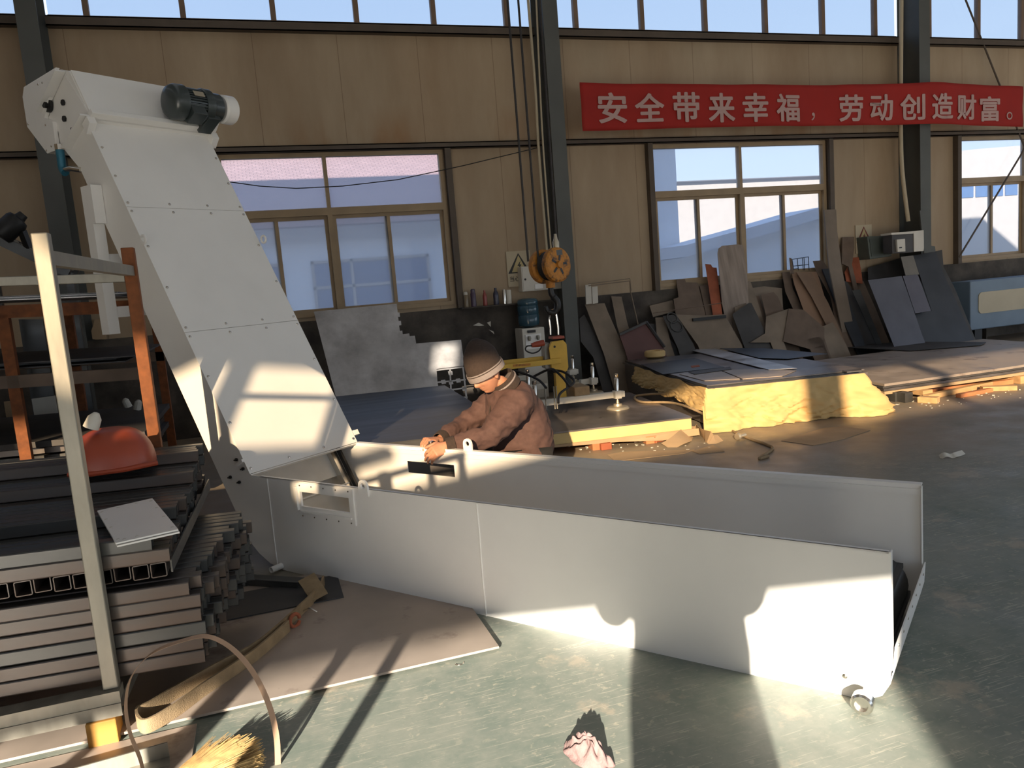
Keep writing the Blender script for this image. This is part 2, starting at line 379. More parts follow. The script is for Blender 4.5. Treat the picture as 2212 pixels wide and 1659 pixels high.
FH = [(-7.4, -2.11, 0.15, 3.28), (0.6, 5.0, 0.15, 3.28), (6.0, 11.0, 0.15, 3.28), (12.4, 17.0, 0.15, 3.28),  # unseen openings shaped for the sun patches, sills dropped for more bounce light
      (-7.9, -5.27, 4.46, 5.08), (-5.72, -5.42, 5.72, 6.1), (-5.27, -4.9, 4.08, 4.31), (-5.27, -4.9, 4.41, 4.95), (-4.9, -1.28, 4.08, 4.87),  # narrow high slot added so sun reaches the leaning remnant sheet
      (-0.92, 0.46, 4.08, 4.87), (0.58, 2.4, 4.08, 4.87), (2.75, 6.5, 4.08, 4.87), (7, 12.5, 4.08, 4.87), (13, 19, 4.08, 4.87)]
for r in wall_rects(-8, 20, 0, 7.0, FH): b.box((r[0], -6.15, r[2]), (r[1], -6, r[3]))
struct(b.build('wall_front', CREAM))
MB().add([(-7.95, -6.07, 4.0), (19.5, -6.07, 4.0), (19.5, -6.07, 5.1), (-7.95, -6.07, 5.1)], [(0, 1, 2, 3)]).build('pane', GLASS_FRONT, bpy.data.objects['wall_front'])
b = MB()
for r in wall_rects(-6.15, D+0.12, 0, 7.0, []): b.box((-8.15, r[0], r[2]), (-8, r[1], r[3]))
struct(b.build('wall_left', CREAM))
b = MB()
for r in wall_rects(-6.15, D+0.12, 0, 7.0, [(-4.5, 6.5, 0, 5.0)]): b.box((20, r[0], r[2]), (20.15, r[1], r[3]))  # unseen doorway, opened to let in fill light from the right
struct(b.build('wall_right', CREAM))
SKY_X = [(-6.2, -4.4), (-1.6, 0.2), (3.2, 5.0), (8.0, 9.8), (12.8, 14.6), (17.2, 19.0)]
b = MB()
for r in wall_rects(-8.15, 20.15, -6.15, D+0.12, [(x0, x1, -5.2, 9.0) for x0, x1 in SKY_X]): b.box((r[0], r[2], 7.0), (r[1], r[3], 7.12))
struct(b.build('ceiling', ROOFM))
for k, (x0, x1) in enumerate(SKY_X):  # unseen skylight strips, added to raise the ambient light in the hall
    struct(MB().add([(x0, -5.2, 7.05), (x1, -5.2, 7.05), (x1, 9.0, 7.05), (x0, 9.0, 7.05)], [(0, 1, 2, 3)]).build('window_%d' % (20+k), FRP))
# steel columns: H sections standing against the far wall
def column(xr, label):
    t = MB(); f0 = 9.43
    t.box((xr-0.20, f0, 0), (xr, f0+0.014, 7)); t.box((xr-0.20, D-0.014, 0), (xr, D, 7)); t.box((xr-0.108, f0+0.014, 0), (xr-0.092, D-0.014, 7))
    o = t.build('steel_column', COLUMN); struct(o); return o
for xr in (-1.82, 3.99, 9.97, 15.9): column(xr, '')
# girts between the columns
def girt(x0, x1, z0, z1, nm, y0=D-0.11):
    t = MB(); t.box((x0, y0, z0), (x1, y0+0.012, z1)); t.box((x0, y0, z1-0.012), (x1, D, z1)); t.box((x0, y0, z0), (x1, D, z0+0.012))
    struct(t.build(nm, GIRT))
bays = [(-8, -2.03), (-1.81, 3.78), (4.0, 9.76), (9.98, 15.69)]
n_ = 1
for x0, x1 in bays:
    girt(x0, x1, 3.285, 3.355, 'trim_%d' % n_); n_ += 1
    girt(x0, x1, 4.66, 4.765, 'trim_%d' % n_); n_ += 1
for x in (2.46, 5.335, 8.375, 10.87):       # jamb posts beside the windows
    struct(MB().box((x, D-0.10, 1.26), (x+0.075, D, 3.285)).build('trim_%d' % n_, GIRT)); n_ += 1
# windows on the far wall: outer frame, transom, sliding sashes, one pane in each
def window(k, x0, x1, z0, z1, zt, mids, sash):
    f = MB(); y0, y1 = D-0.03, D+0.06; w = 0.05
    f.box((x0, y0, z0), (x0+w, y1, z1)); f.box((x1-w, y0, z0), (x1, y1, z1)); f.box((x0+w, y0, z1-w), (x1-w, y1, z1)); f.box((x0+w, y0, z0), (x1-w, y1, z0+w))
    f.box((x0+w, y0, zt-0.045), (x1-w, y1, zt+0.045))
    for mx_ in mids: f.box((mx_-0.03, y0, z0+w), (mx_+0.03, y1, zt-0.045)); f.box((mx_-0.022, y0, zt+0.045), (mx_+0.022, y1, z1-w))
    root = f.build('window_%d' % k, FRAME); struct(root)
    for q, (a, c_) in enumerate(sash):
        s = MB(); yy = D+0.005+0.022*(q % 2); t = 0.042
        s.box((a, yy, z0+w), (a+t, yy+0.02, zt-0.045)); s.box((c_-t, yy, z0+w), (c_, yy+0.02, zt-0.045)); s.box((a+t, yy, z0+w), (c_-t, yy+0.02, z0+w+t)); s.box((a+t, yy, zt-0.045-t), (c_-t, yy+0.02, zt-0.045))
        so = s.build('sash', FRAME, root)
        MB().add([(a+t, yy+0.01, z0+w+t), (c_-t, yy+0.01, z0+w+t), (c_-t, yy+0.01, zt-0.045-t), (a+t, yy+0.01, zt-0.045-t)], [(0, 1, 2, 3)]).build('pane', GLASS, so)
    edges = [x0+w]+[q for m_ in mids for q in (m_-0.022, m_+0.022)]+[x1-w]
    for q in range(0, len(edges), 2):
        MB().add([(edges[q], D+0.03, zt+0.045), (edges[q+1], D+0.03, zt+0.045), (edges[q+1], D+0.03, z1-w), (edges[q], D+0.03, z1-w)], [(0, 1, 2, 3)]).build('pane', GLASS, root)
window(1, *WIN[0], 2.575, [0.96], [(-0.22, 0.34), (0.28, 0.93), (0.99, 1.70), (1.63, 2.39)])
window(2, *WIN[1], 2.59, [6.86], [(5.45, 6.17), (6.10, 6.83), (6.89, 7.63), (7.56, 8.31)])
window(3, *WIN[2], 2.58, [12.42], [(10.99, 11.73), (11.66, 12.39), (12.45, 13.1), (13.02, 13.67)])
k = 4
for x0, x1 in ((-7.9, -2.05), (-1.8, 3.79), (4.0, 9.74), (9.99, 15.7)):
    f = MB(); f.box((x0, D-0.02, 4.765), (x1, D+0.05, 4.80)); f.box((x0, D-0.02, 6.36), (x1, D+0.05, 6.4))
    xs = [q for q in (-7.4, -6.4, -5.4, -4.4, -3.4, -2.4, -1.42, -0.43, 0.56, 1.53, 2.49, 3.45, 4.42, 5.40, 6.39, 7.39, 8.39, 9.35, 10.4, 11.4, 12.33, 13.3, 14.3, 15.3) if x0+0.05 < q < x1]
    for q in xs: f.box((q-0.03, D-0.02, 4.80), (q+0.03, D+0.05, 6.36))
    r = f.build('window_%d' % k, FRAME2); struct(r); k += 1
    ed = [x0]+xs+[x1]
    for i in range(len(ed)-1):
        a, c_ = ed[i]+(0.03 if i else 0), ed[i+1]-(0.03 if i < len(ed)-2 else 0)
        MB().add([(a, D+0.02, 4.80), (c_, D+0.02, 4.80), (c_, D+0.02, 6.36), (a, D+0.02, 6.36)], [(0, 1, 2, 3)]).build('pane', GLASS_UP, r)
# ------------------------------------------------------------------ outside
GROUND = mat('pale_yard_concrete', (0.36, 0.34, 0.31), 0.9, var=0.1, scale=0.6)
g = MB().box((-70, -60, -0.5), (90, 110, -0.21)).build('ground_outside', GROUND); struct(g)
HB = mat('pale_blue_render', (0.74, 0.76, 0.79), 0.8, var=0.05)
HW = mat('white_render', (0.36, 0.33, 0.305), 0.8, var=0.05)
HG = mat('outside_blue_glazing', (0.05, 0.11, 0.24), 0.15, var=0.1)
HT = mat('pink_roof_tiles', (0.36, 0.235, 0.23), 0.8, var=0.08)
def tile_bump(mt):
    t = mt.node_tree; N = t.nodes; L = t.links
    c = N.new('ShaderNodeTexCoord'); w = N.new('ShaderNodeTexBrick'); w.inputs['Scale'].default_value = 3.2; w.inputs['Mortar Size'].default_value = 0.03
    w.inputs['Color1'].default_value = (1, 1, 1, 1); w.inputs['Color2'].default_value = (0.92, 0.92, 0.92, 1); w.inputs['Mortar'].default_value = (0.6, 0.6, 0.6, 1)
    L.new(c.outputs['Object'], w.inputs[0]); vm = N.new('ShaderNodeVectorMath'); vm.operation = 'MULTIPLY'
    b = N['Principled BSDF']; src = b.inputs['Base Color'].links[0].from_socket
    L.new(src, vm.inputs[0]); L.new(w.outputs[0], vm.inputs[1]); L.new(vm.outputs[0], b.inputs['Base Color'])
tile_bump(HT)
HR = mat('grey_blue_roofing', (0.50, 0.53, 0.59), 0.7, var=0.06)
# tiled office block across the yard, behind the first window
YA = 17.0
t = thing('office_building', 'pale blue office block with pink tiled roof across the yard', 'building', (2, YA, -0.21))
def loc(o, t): o.location = -t.location; return o
loc(MB().box((-7, YA, -0.21), (8.55, YA+7, 3.05)).build('wall', HB, t), t)
loc(MB().prism([(-7.4, YA-0.5, 3.0), (-7.4, YA-0.5, 3.18), (-7.4, YA+3.6, 5.5), (-7.4, YA+7.6, 3.1)], (15.95, 0, 0)).build('roof', HT, t), t)
for i, x0 in enumerate((-5.2, -2.0, 1.15, 4.35)):
    z0, z1 = 0.75, 2.30
    w_ = loc(MB().box((x0, YA-0.03, z0), (x0+2.55, YA+0.02, z1)).build('window', HG, t), t)
    fr = MB(); wf = 0.06
    for xx in (x0, x0+0.82, x0+1.70, x0+2.49): fr.box((xx, YA-0.05, z0), (xx+wf, YA-0.028, z1))
    for zz in (z0, z0+0.95, z1-wf): fr.box((x0, YA-0.05, zz), (x0+2.55, YA-0.03, zz+wf))
    fr.build('frame', HW, w_)
t2 = thing('tower_block', 'tall narrow pale blue block at the corner of the yard, seen in the middle window', 'building', (10, YA, -0.21))
pa, pb = M(1400, 400, Y=YA), M(1462, 400, Y=YA)
loc(MB().box((pa.x-0.6, YA, -0.21), (pb.x, YA+3, 6.2)).build('wall', HB, t2), t2)
loc(MB().box((pa.x-0.65, YA-0.05, 6.2), (pb.x+0.05, YA+3.05, 6.3)).build('roof', HR, t2), t2)
YB = 15.6
t3 = thing('low_shed', 'low blue grey shed with a rising roof line outside the middle window', 'building', (14, YB, -0.21))
P_ = [M(1415, 538, Y=YB), M(1480, 530, Y=YB), M(1560, 508, Y=YB), M(1640, 486, Y=YB), M(1775, 447, Y=YB), M(1900, 480, Y=YB)]
poly = [Vector((P_[0].x, YB, -0.21))]+P_+[Vector((P_[-1].x, YB, -0.21))]
loc(MB().prism([q+Vector((0, 0.25, -0.28)) if q.z > 0 else q+Vector((0, 0.25, 0)) for q in poly], (0, 1.1, 0)).build('wall', HB, t3), t3)
rb = MB()
for i in range(len(P_)-1):
    a, c_ = P_[i], P_[i+1]; rb.prism([a, c_, c_-Vector((0, 0, 0.26)), a-Vector((0, 0, 0.26))], (0, 1.35, 0))
loc(rb.build('roof', HR, t3), t3)
YC = 30.0
t4 = thing('factory_building', 'sunlit white factory building far across the yard', 'building', (25, YC, -0.21))
q0, q1 = M(1440, 395, Y=YC), M(1830, 372, Y=YC)
loc(MB().box((q0.x, YC, -0.21), (q1.x, YC+10, q0.z)).build('wall', HW, t4), t4)
loc(MB().prism([(q0.x-0.3, YC-0.4, q0.z), (q0.x-0.3, YC+5, q0.z+0.5), (q0.x-0.3, YC+10.4, q0.z)], (q1.x-q0.x+0.6, 0, 0)).build('roof', HR, t4), t4)
loc(MB().box((q0.x+2.0, YC-0.06, 1.7), (q0.x+5.4, YC+0.02, 2.5)).build('window', HR, t4), t4)
YD = 23.0
t5 = thing('gabled_warehouse', 'pink white warehouse with a strip of windows outside the right window', 'building', (26, YD, -0.21))
G = [M(2040, 330, Y=YD), M(2110, 322, Y=YD), M(2240, 312, Y=YD), M(2420, 300, Y=YD)]
loc(MB().prism([Vector((G[0].x, YD, -0.21))]+G+[Vector((G[-1].x, YD, -0.21))], (0, 6, 0)).build('wall', HW, t5), t5)
z0 = M(2075, 428, Y=YD).z; z1 = M(2075, 402, Y=YD).z
for i in range(6):
    x0 = M(2074, 410, Y=YD).x+i*0.75
    loc(MB().box((x0, YD-0.04, z0), (x0+0.62, YD+0.02, z1)).build('window', HG, t5), t5)
# ------------------------------------------------------------------ chip conveyor; local x = along the trough, local y = -(towards its far side)
CO = Vector((1.908, 1.981, 0)); CU = Vector((-0.611198, 0.791478, 0)); CV = Vector((0.791478, 0.611198, 0))
cv = thing('chip_conveyor', 'white steel chip conveyor with a long open trough and a steep covered incline', 'conveyor', CO, math.atan2(CU.y, CU.x))
WID = 0.86
def L_(u, w, z): return Vector((u, -w, z))
DV = Vector((0.478, 0.878)); NV = Vector((-0.878, 0.478)); C0 = Vector((3.384, 0.56))
def S_(s, n, w): q = C0+DV*s+NV*n; return L_(q.x, w, q.y)
def und(z): return 3.5+(z-0.19)*0.5435
TH = 0.006
curve = [(3.19, 0.004), (3.30, 0.028), (3.392, 0.076), (3.45, 0.125), (3.5, 0.19)]
tail = [(0.0, 0.552), (0.0, 0.125), (0.008, 0.075), (0.03, 0.03), (0.07, 0.008), (0.12, 0.0)]
cs = lambda s, n: tuple(C0+DV*s+NV*n)
back_ = [(und(1.0), 1.0), (und(1.8), 1.8), cs(2.35, -0.275), cs(2.60, -0.36)]
def side(w, hole):
    b = MB(); off = L_(0, TH, 0) if w == 0 else L_(0, -TH, 0)
    h0, h1, z0, z1 = hole
    A = tail+[(h0, 0.0), (h0, 0.552)]
    b.prism([L_(u, w, z) for u, z in A], off)
    for q in ((h0, h1, 0.0, z0), (h0, h1, z1, 0.552)):
        b.prism([L_(q[0], w, q[2]), L_(q[1], w, q[2]), L_(q[1], w, q[3]), L_(q[0], w, q[3])], off)
    Bp = [(h1, 0.0)]+curve+back_+[cs(2.60, 0.0), cs(0.0, 0.0), (3.37, 0.552), (h1, 0.552)]
    b.prism([L_(u, w, z) for u, z in Bp], off)
    return b
near = side(0, (2.572, 2.953, 0.412, 0.495)).build('side_panel', WHITE, cv)
far = side(WID, (2.552, 2.938, 0.385, 0.462)).build('side_panel', WHITE, cv)
# top flanges: far one doubled, near one a thin folded lip
b = MB(); b.prism([L_(0, WID-0.006, 0.552), L_(3.4, WID-0.006, 0.552), L_(3.4, WID+0.03, 0.552), L_(0, WID+0.03, 0.552)], (0, 0, 0.006))
b.prism([L_(0, WID-0.016, 0.512), L_(3.4, WID-0.016, 0.512), L_(3.4, WID-0.006, 0.512), L_(0, WID-0.006, 0.512)], (0, 0, 0.026)); b.build('top_flange', WHITE, cv)
MB().prism([L_(0.004, 0.0, 0.546), L_(3.3, 0.0, 0.546), L_(3.3, 0.022, 0.546), L_(0.004, 0.022, 0.546)], (0, 0, 0.006)).build('top_flange', WHITE, cv)
# end flanges on the open end
for w0, w1 in ((0.0, 0.03), (WID-0.03, WID)):
    MB().prism([L_(-0.004, w0, 0.13), L_(-0.004, w1, 0.13), L_(-0.004, w1, 0.552), L_(-0.004, w0, 0.552)], L_(0.004, 0, 0)).build('end_flange', WHITE, cv)
# weld seams on the near side
for u, z0 in ((1.731, 0.0), (3.232, 0.01)):
    MB().tube([L_(u, -0.002, z0), L_(u+0.002, -0.002, 0.2), L_(u-0.002, -0.002, 0.4), L_(u, -0.002, 0.545)], 0.0035, 6).build('weld_seam', WHITE, cv, smooth=True)
# trough bed, sloping tail ramp and rounded tail
bed = MB(); pts = [(0.12, 0.004), (3.19, 0.008), (3.30, 0.033), (3.392, 0.081), (3.45, 0.13), (3.5, 0.195), (und(1.0)-0.004, 1.0), (und(1.8)-0.004, 1.8), (und(2.6)-0.03, 2.6)]
vs = []
for u, z in pts: vs += [L_(u, 0.006, z), L_(u, WID-0.006, z)]
bed.add(vs, [(2*i, 2*i+1, 2*i+3, 2*i+2) for i in range(len(pts)-1)])
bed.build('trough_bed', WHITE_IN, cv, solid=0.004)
ramp = MB(); rp_ = [(0.12, 0.003), (0.07, 0.010), (0.03, 0.033), (0.006, 0.078), (-0.006, 0.125), (-0.012, 0.215)]
vs = []
for u, z in rp_: vs += [L_(u, 0.006, z), L_(u, WID-0.006, z)]
ramp.add(vs, [(2*i, 2*i+1, 2*i+3, 2*i+2) for i in range(len(rp_)-1)])
ramp.build('tail_ramp', WHITE, cv, solid=0.004)
for k in range(7):
    w = 0.08+k*0.115; MB().lathe([(0.0055, 0), (0.005, 0.003), (0.0, 0.004)], L_(-0.012, w, 0.19), L_(-1, 0, 0.05), 8).build('rivet', BRIGHT, cv, smooth=True)
# dark chain guide inside the tail end, return rails inside the throat
dr = MB(); dr.lathe([(0, 0), (0.11, 0.0), (0.125, 0.01), (0.125, 0.66), (0.11, 0.67), (0, 0.67)], L_(0.165, 0.09, 0.14), (0, -1, 0), 28); dm = dr.build('tail_drum', RUBBER, cv, smooth=True)
for k in range(6):
    a_ = k*math.pi/3+0.3; q_ = L_(0.165+0.122*math.cos(a_), 0.09, 0.14+0.122*math.sin(a_)); MB().bar(q_, q_+Vector((0, -0.67, 0)), 0.03, 0.02).build('drum_bar', BLACK, dm)
for w in (0.05, WID-0.10):
    b = MB(); b.bar(S_(0.9, -0.16, w), S_(-0.28, -0.16, w), 0.05, 0.05); b.bar(S_(-0.28, -0.16, w), L_(2.7, w, 0.10), 0.05, 0.04); b.build('chain_rail', BRIGHT if w > 0.4 else TUBE2, cv, bevel=0.002)
    MB().bar(S_(0.9, -0.12, w+0.035), S_(-0.3, -0.12, w+0.035), 0.018, 0.03).build('chain_strand', BLACK, cv)
for k in range(4):
    q = S_(-0.22+0.36*k, -0.15, 0.1); e_ = S_(-0.22+0.36*k, -0.15, WID-0.1)
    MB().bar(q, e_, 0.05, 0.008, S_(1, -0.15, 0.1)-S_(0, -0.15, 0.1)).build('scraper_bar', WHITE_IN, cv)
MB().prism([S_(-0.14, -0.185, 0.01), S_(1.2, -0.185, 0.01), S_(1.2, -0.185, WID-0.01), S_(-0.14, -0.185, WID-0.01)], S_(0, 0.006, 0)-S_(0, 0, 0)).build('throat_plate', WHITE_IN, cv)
# incline covers (three sheets) with their screws
def screw(pos, ax, r=0.010, par=None, nm='screw'):
    return MB().lathe([(r, 0), (r*0.85, r*0.35), (r*0.4, r*0.55), (0, r*0.6)], pos, ax, 8).build(nm, BRIGHT, par or cv, smooth=True)
nax = S_(0, 1, 0)-S_(0, 0, 0)
for s0, s1 in ((0.0, 0.9535), (0.9565, 1.8585), (1.8615, 2.52)):
    c = MB().prism([S_(s0, 0, -0.004), S_(s1, 0, -0.004), S_(s1, 0, WID+0.004), S_(s0, 0, WID+0.004)], nax*0.004).build('cover_sheet', WHITE, cv)
    for w in (0.018, 0.30, 0.58, WID-0.018):
        screw(S_(s0+0.03, 0.004, w), nax, par=c)
        if s1 < 2.4: screw(S_(s1-0.03, 0.004, w), nax, par=c)
    for w in (0.018, WID-0.018):
        for f in (0.35, 0.68):
            screw(S_(s0+(s1-s0)*f, 0.004, w), nax, par=c)
MB().prism([S_(-0.004, -0.03, 0), S_(-0.004, 0.004, 0), S_(-0.004, 0.004, WID), S_(-0.004, -0.03, WID)], S_(-0.006, 0, 0)-S_(0, 0, 0)).build('cover_lip', WHITE, cv)
# viewing window frame on the near side
f = MB(); o0, o1, q0, q1 = 2.540, 3.010, 0.345, 0.545
i0, i1, j0, j1 = 2.572, 2.953, 0.412, 0.495
for r in ((o0, i0, q0, q1), (i1, o1, q0, q1), (i0, i1, q0, j0), (i0, i1, j1, q1)):
    f.prism([L_(r[0], -0.008, r[2]), L_(r[1], -0.008, r[2]), L_(r[1], -0.008, r[3]), L_(r[0], -0.008, r[3])], L_(0, 0.008, 0))
vf = f.build('window_frame', WHITE, cv)
MB().bar(L_(o0+0.02, -0.012, 0.385), L_(o1-0.05, -0.012, 0.385), 0.012, 0.010).build('drip_rail', WHITE, vf)
MB().bar(L_(i1+0.022, -0.014, 0.39), L_(i1+0.022, -0.014, 0.525), 0.018, 0.012).build('drip_rail', WHITE, vf)
for k in range(5):
    for z in (0.358, 0.53): screw(L_(o0+0.03+k*0.095, -0.008, z), (0, 1, 0), 0.005, vf, 'rivet')
# lifting lugs: plate with an eye
def lug(u, w, z0):
    prof = [(-0.032, 0.0), (0.032, 0.0)]+[(0.032*math.cos(a), 0.055+0.032*math.sin(a)) for a in [math.pi*i/10 for i in range(11)]]
    inner = [(0.015*math.cos(2*math.pi*i/14), 0.055+0.015*math.sin(2*math.pi*i/14)) for i in range(14)]
    bm_ = bmesh.new()
    def ring(ps): return [bm_.verts.new(L_(u+a, w, z0+c)) for a, c in ps]
    ov, iv = ring(prof), ring(inner)
    eo = [bm_.edges.new((ov[i], ov[(i+1) % len(ov)])) for i in range(len(ov))]; ei = [bm_.edges.new((iv[i], iv[(i+1) % 14])) for i in range(14)]
    bmesh.ops.triangle_fill(bm_, edges=eo+ei, use_beauty=True)
    r = bmesh.ops.extrude_face_region(bm_, geom=list(bm_.faces)); bmesh.ops.translate(bm_, verts=[q for q in r['geom'] if isinstance(q, bmesh.types.BMVert)], vec=L_(0, 0.012, 0))
    bmesh.ops.recalc_face_normals(bm_, faces=list(bm_.faces))
    me = bpy.data.meshes.new('lifting_lug'); bm_.to_mesh(me); bm_.free(); me.materials.append(WHITE)
    o = bpy.data.objects.new('lifting_lug', me); COL.objects.link(o); o.parent = cv; return o
lug(2.455, -0.012, 0.515); lug(2.44, WID, 0.545)
# eye rings on both edges of the incline
for (s, w) in ((1.60, -0.012), (1.60, WID+0.02)):
    MB().tube(arc(S_(s, 0.035, w), 0.024, 0, 2*math.pi*15/16, 15, L_(1, 0, 0), L_(0, 0, 1)), 0.008, 8, closed=True).build('eye_ring', WHITE, cv, smooth=True)
MB().cyl(S_(1.60, 0.0, 0.0), S_(1.60, 0.03, -0.006), 0.016, 12).build('eye_stub', WHITE, cv, smooth=True)
# tail roller, stub pipe at the foot of the curve, adjuster bolts
MB().lathe([(0.016, 0.0), (0.016, 0.07), (0, 0.07)], L_(0.078, 0.0, 0.039), (0, 1, 0), 16).build('axle', BRIGHT, cv, smooth=True)
ro = MB().lathe([(0.030, 0.062), (0.037, 0.068), (0.037, 0.104), (0.031, 0.112), (0.022, 0.112), (0.020, 0.098), (0, 0.098)], L_(0.078, 0.0, 0.039), (0, 1, 0), 28).build('tail_wheel', BRIGHT, cv, smooth=True, angle=25)
MB().lathe([(0.03, 0), (0.036, 0.006), (0.036, 0.05), (0.03, 0.056), (0, 0.056)], L_(0.078, WID, 0.037), (0, -1, 0), 20).build('tail_wheel', BRIGHT, cv, smooth=True)
screw(L_(0.15, 0, 0.075), (0, 1, 0), 0.011, None, 'plug')
MB().lathe([(0.018, -0.01), (0.018, 0.075), (0.014, 0.075), (0.013, 0.05)], L_(3.20, 0, 0.028), (0, 1, 0), 18).build('drain_stub', WHITE, cv, smooth=True)
for s, n, w in ((0.06, -0.18, 0), (0.0, -0.12, 0), (0.12, -0.055, 0), (0.05, -0.035, 0)):
    MB().lathe([(0.010, 0), (0.010, 0.010), (0.005, 0.010), (0.005, 0.022), (0, 0.022)], S_(s, n, w), (0, 1, 0), 8).build('adjuster_bolt', BLACK, cv)
MB().bar(S_(0.085, -0.045, -0.02), S_(0.085, 0.02, -0.02), 0.016, 0.016).build('latch', WHITE, cv)
b = MB(); b.prism([S_(0.05, -0.03, WID+0.01), S_(0.085, -0.03, WID+0.01), S_(0.085, 0.005, WID+0.01), S_(0.05, 0.005, WID+0.01)], L_(0, 0.045, 0)); b.build('latch', WHITE, cv)
# ------------------------------------------------------------------ drive head
octa = [(2.50, 0.045), (2.865, 0.045), (2.942, -0.028), (3.133, -0.431), (3.101, -0.492), (2.928, -0.587), (2.64, -0.499), (2.582, -0.384), (2.50, -0.272)]
MB().prism([S_(s, n, 0.004) for s, n in octa], L_(0, WID-0.008, 0)).build('head_housing', WHITE, cv)
endp = [(2.945, -0.02), (3.133, -0.431), (3.101, -0.492), (2.928, -0.587), (2.64, -0.499), (2.582, -0.384), (2.74, -0.295), (2.82, -0.36)]
e_ = MB().prism([S_(s, n, -0.028) for s, n in endp], L_(0, 0.026, 0)).build('chain_cover', WHITE, cv, bevel=0.003)
for s, n in ((3.02, -0.27), (2.99, -0.22), (2.90, -0.24), (2.93, -0.56), (2.78, -0.38), (2.66, -0.49), (2.64, -0.42)): screw(S_(s, n, -0.028), (0, 1, 0), 0.008, e_)
# bearing channel on the near side: web, two flanges, three bolts
web = [(2.51, -0.26), (2.85, -0.36), (2.87, 0.0), (2.55, 0.04)]
bc = MB(); bc.prism([S_(2.505, -0.27, -0.004), S_(2.82, -0.36, -0.004), S_(2.875, 0.0, -0.004), S_(2.52, 0.06, -0.004)], L_(0, 0.006, 0))
bc.prism([S_(2.505, -0.27, -0.065), S_(2.505, -0.27, 0), S_(2.505, 0.055, 0), S_(2.505, 0.055, -0.065)], S_(2.515, 0, 0)-S_(2.505, 0, 0))
bc.prism([S_(2.865, -0.36, -0.065), S_(2.865, -0.36, 0), S_(2.885, 0.01, 0), S_(2.885, 0.01, -0.065)], S_(2.515, 0, 0)-S_(2.505, 0, 0))
bch = bc.build('bearing_channel', WHITE, cv)
for s, n in ((2.76, -0.13), (2.68, -0.19), (2.565, -0.16)):
    MB().lathe([(0.02, 0), (0.02, 0.012), (0.0, 0.012)], S_(s, n, -0.006), (0, 1, 0), 6).build('bolt', BLACK, bch)
MB().lathe([(0.045, 0), (0.045, 0.02), (0.02, 0.02), (0.02, 0.04), (0, 0.04)], S_(2.86, -0.28, -0.006), (0, 1, 0), 20).build('shaft_end', BLACK, cv, smooth=True)
# front plate with ledge and two small end blocks
fp = MB().prism([S_(2.53, 0.045, 0.01), S_(2.868, 0.045, 0.01), S_(2.868, 0.045, WID+0.01), S_(2.53, 0.045, WID+0.01)], nax*0.012).build('front_plate', WHITE, cv, bevel=0.002)
MB().prism([S_(2.50, 0.03, -0.005), S_(2.535, 0.03, -0.005), S_(2.535, 0.03, WID+0.02), S_(2.50, 0.03, WID+0.02)], nax*0.065).build('ledge_bar', WHITE, cv, bevel=0.003)
for w0 in (-0.03, WID-0.005):
    MB().prism([S_(2.42, -0.02, w0), S_(2.50, -0.02, w0), S_(2.50, 0.06, w0), S_(2.45, 0.06, w0)], L_(0, 0.05, 0)).build('end_block', WHITE, cv, bevel=0.003)
# geared motor: axis across the conveyor
MA = L_(0, 1, 0); mc = lambda w: S_(2.600, 0.195, w)
mo = MB(); mo.lathe([(0.0, -0.005), (0.07, 0.0), (0.105, 0.018), (0.118, 0.045), (0.12, 0.10), (0.112, 0.10)], mc(0.495), MA, 32)
motor = mo.build('motor_body', MOTOR, cv, smooth=True, angle=40)
fb = MB(); n_f = 36
prof = []
for j in range(n_f*2):
    r = 0.108 if j % 2 else 0.096
    a0 = 2*math.pi*(j-0.35)/(n_f*2); a1 = 2*math.pi*(j+0.35)/(n_f*2)
    prof += [(r, a0), (r, a1)]
x_, y_, d_ = frame_to(MA)
fb.prism([mc(0.585)+(x_*math.cos(a)+y_*math.sin(a))*r for r, a in prof], MA*0.16)
fb.build('cooling_fins', MOTOR, motor)
MB().lathe([(0.0, 0), (0.112, 0.0), (0.118, 0.012), (0.118, 0.06), (0.10, 0.075), (0.10, 0.14), (0.08, 0.155), (0.06, 0.155), (0.06, 0.18)], mc(0.735), MA, 32).build('gear_housing', MOTOR, motor, smooth=True, angle=30)
tb = MB(); q = S_(2.50, 0.255, 0.62)
tb.prism([S_(2.455, 0.16, 0.60), S_(2.53, 0.14, 0.60), S_(2.53, 0.27, 0.60), S_(2.455, 0.27, 0.60)], MA*0.11); tb.build('terminal_box', MOTOR, motor, bevel=0.006)
tb = MB(); tb.prism([S_(2.475, 0.06, 0.745), S_(2.56, 0.06, 0.745), S_(2.56, 0.22, 0.745), S_(2.475, 0.22, 0.745)], MA*0.10); tb.build('motor_foot', MOTOR, motor, bevel=0.004)
MB().prism([mc(0.64)+nax*0.108+(S_(0.02, 0, 0)-S_(0, 0, 0)), mc(0.72)+nax*0.108+(S_(0.02, 0, 0)-S_(0, 0, 0)), mc(0.72)+nax*0.108-(S_(0.02, 0, 0)-S_(0, 0, 0)), mc(0.64)+nax*0.108-(S_(0.02, 0, 0)-S_(0, 0, 0))], nax*0.003).build('rating_plate', BRASS, motor)
MB().lathe([(0.04, 0.0), (0.088, 0.0), (0.100, 0.012), (0.100, 0.09), (0.095, 0.097), (0, 0.097)], mc(0.905), MA, 32).build('coupling_guard', WHITE, cv, smooth=True, angle=35)
MB().prism([S_(2.50, 0.03, 0.875), S_(2.72, 0.03, 0.875), S_(2.68, 0.16, 0.875), S_(2.54, 0.16, 0.875)], MA*0.03).build('guard_bracket', WHITE, cv)
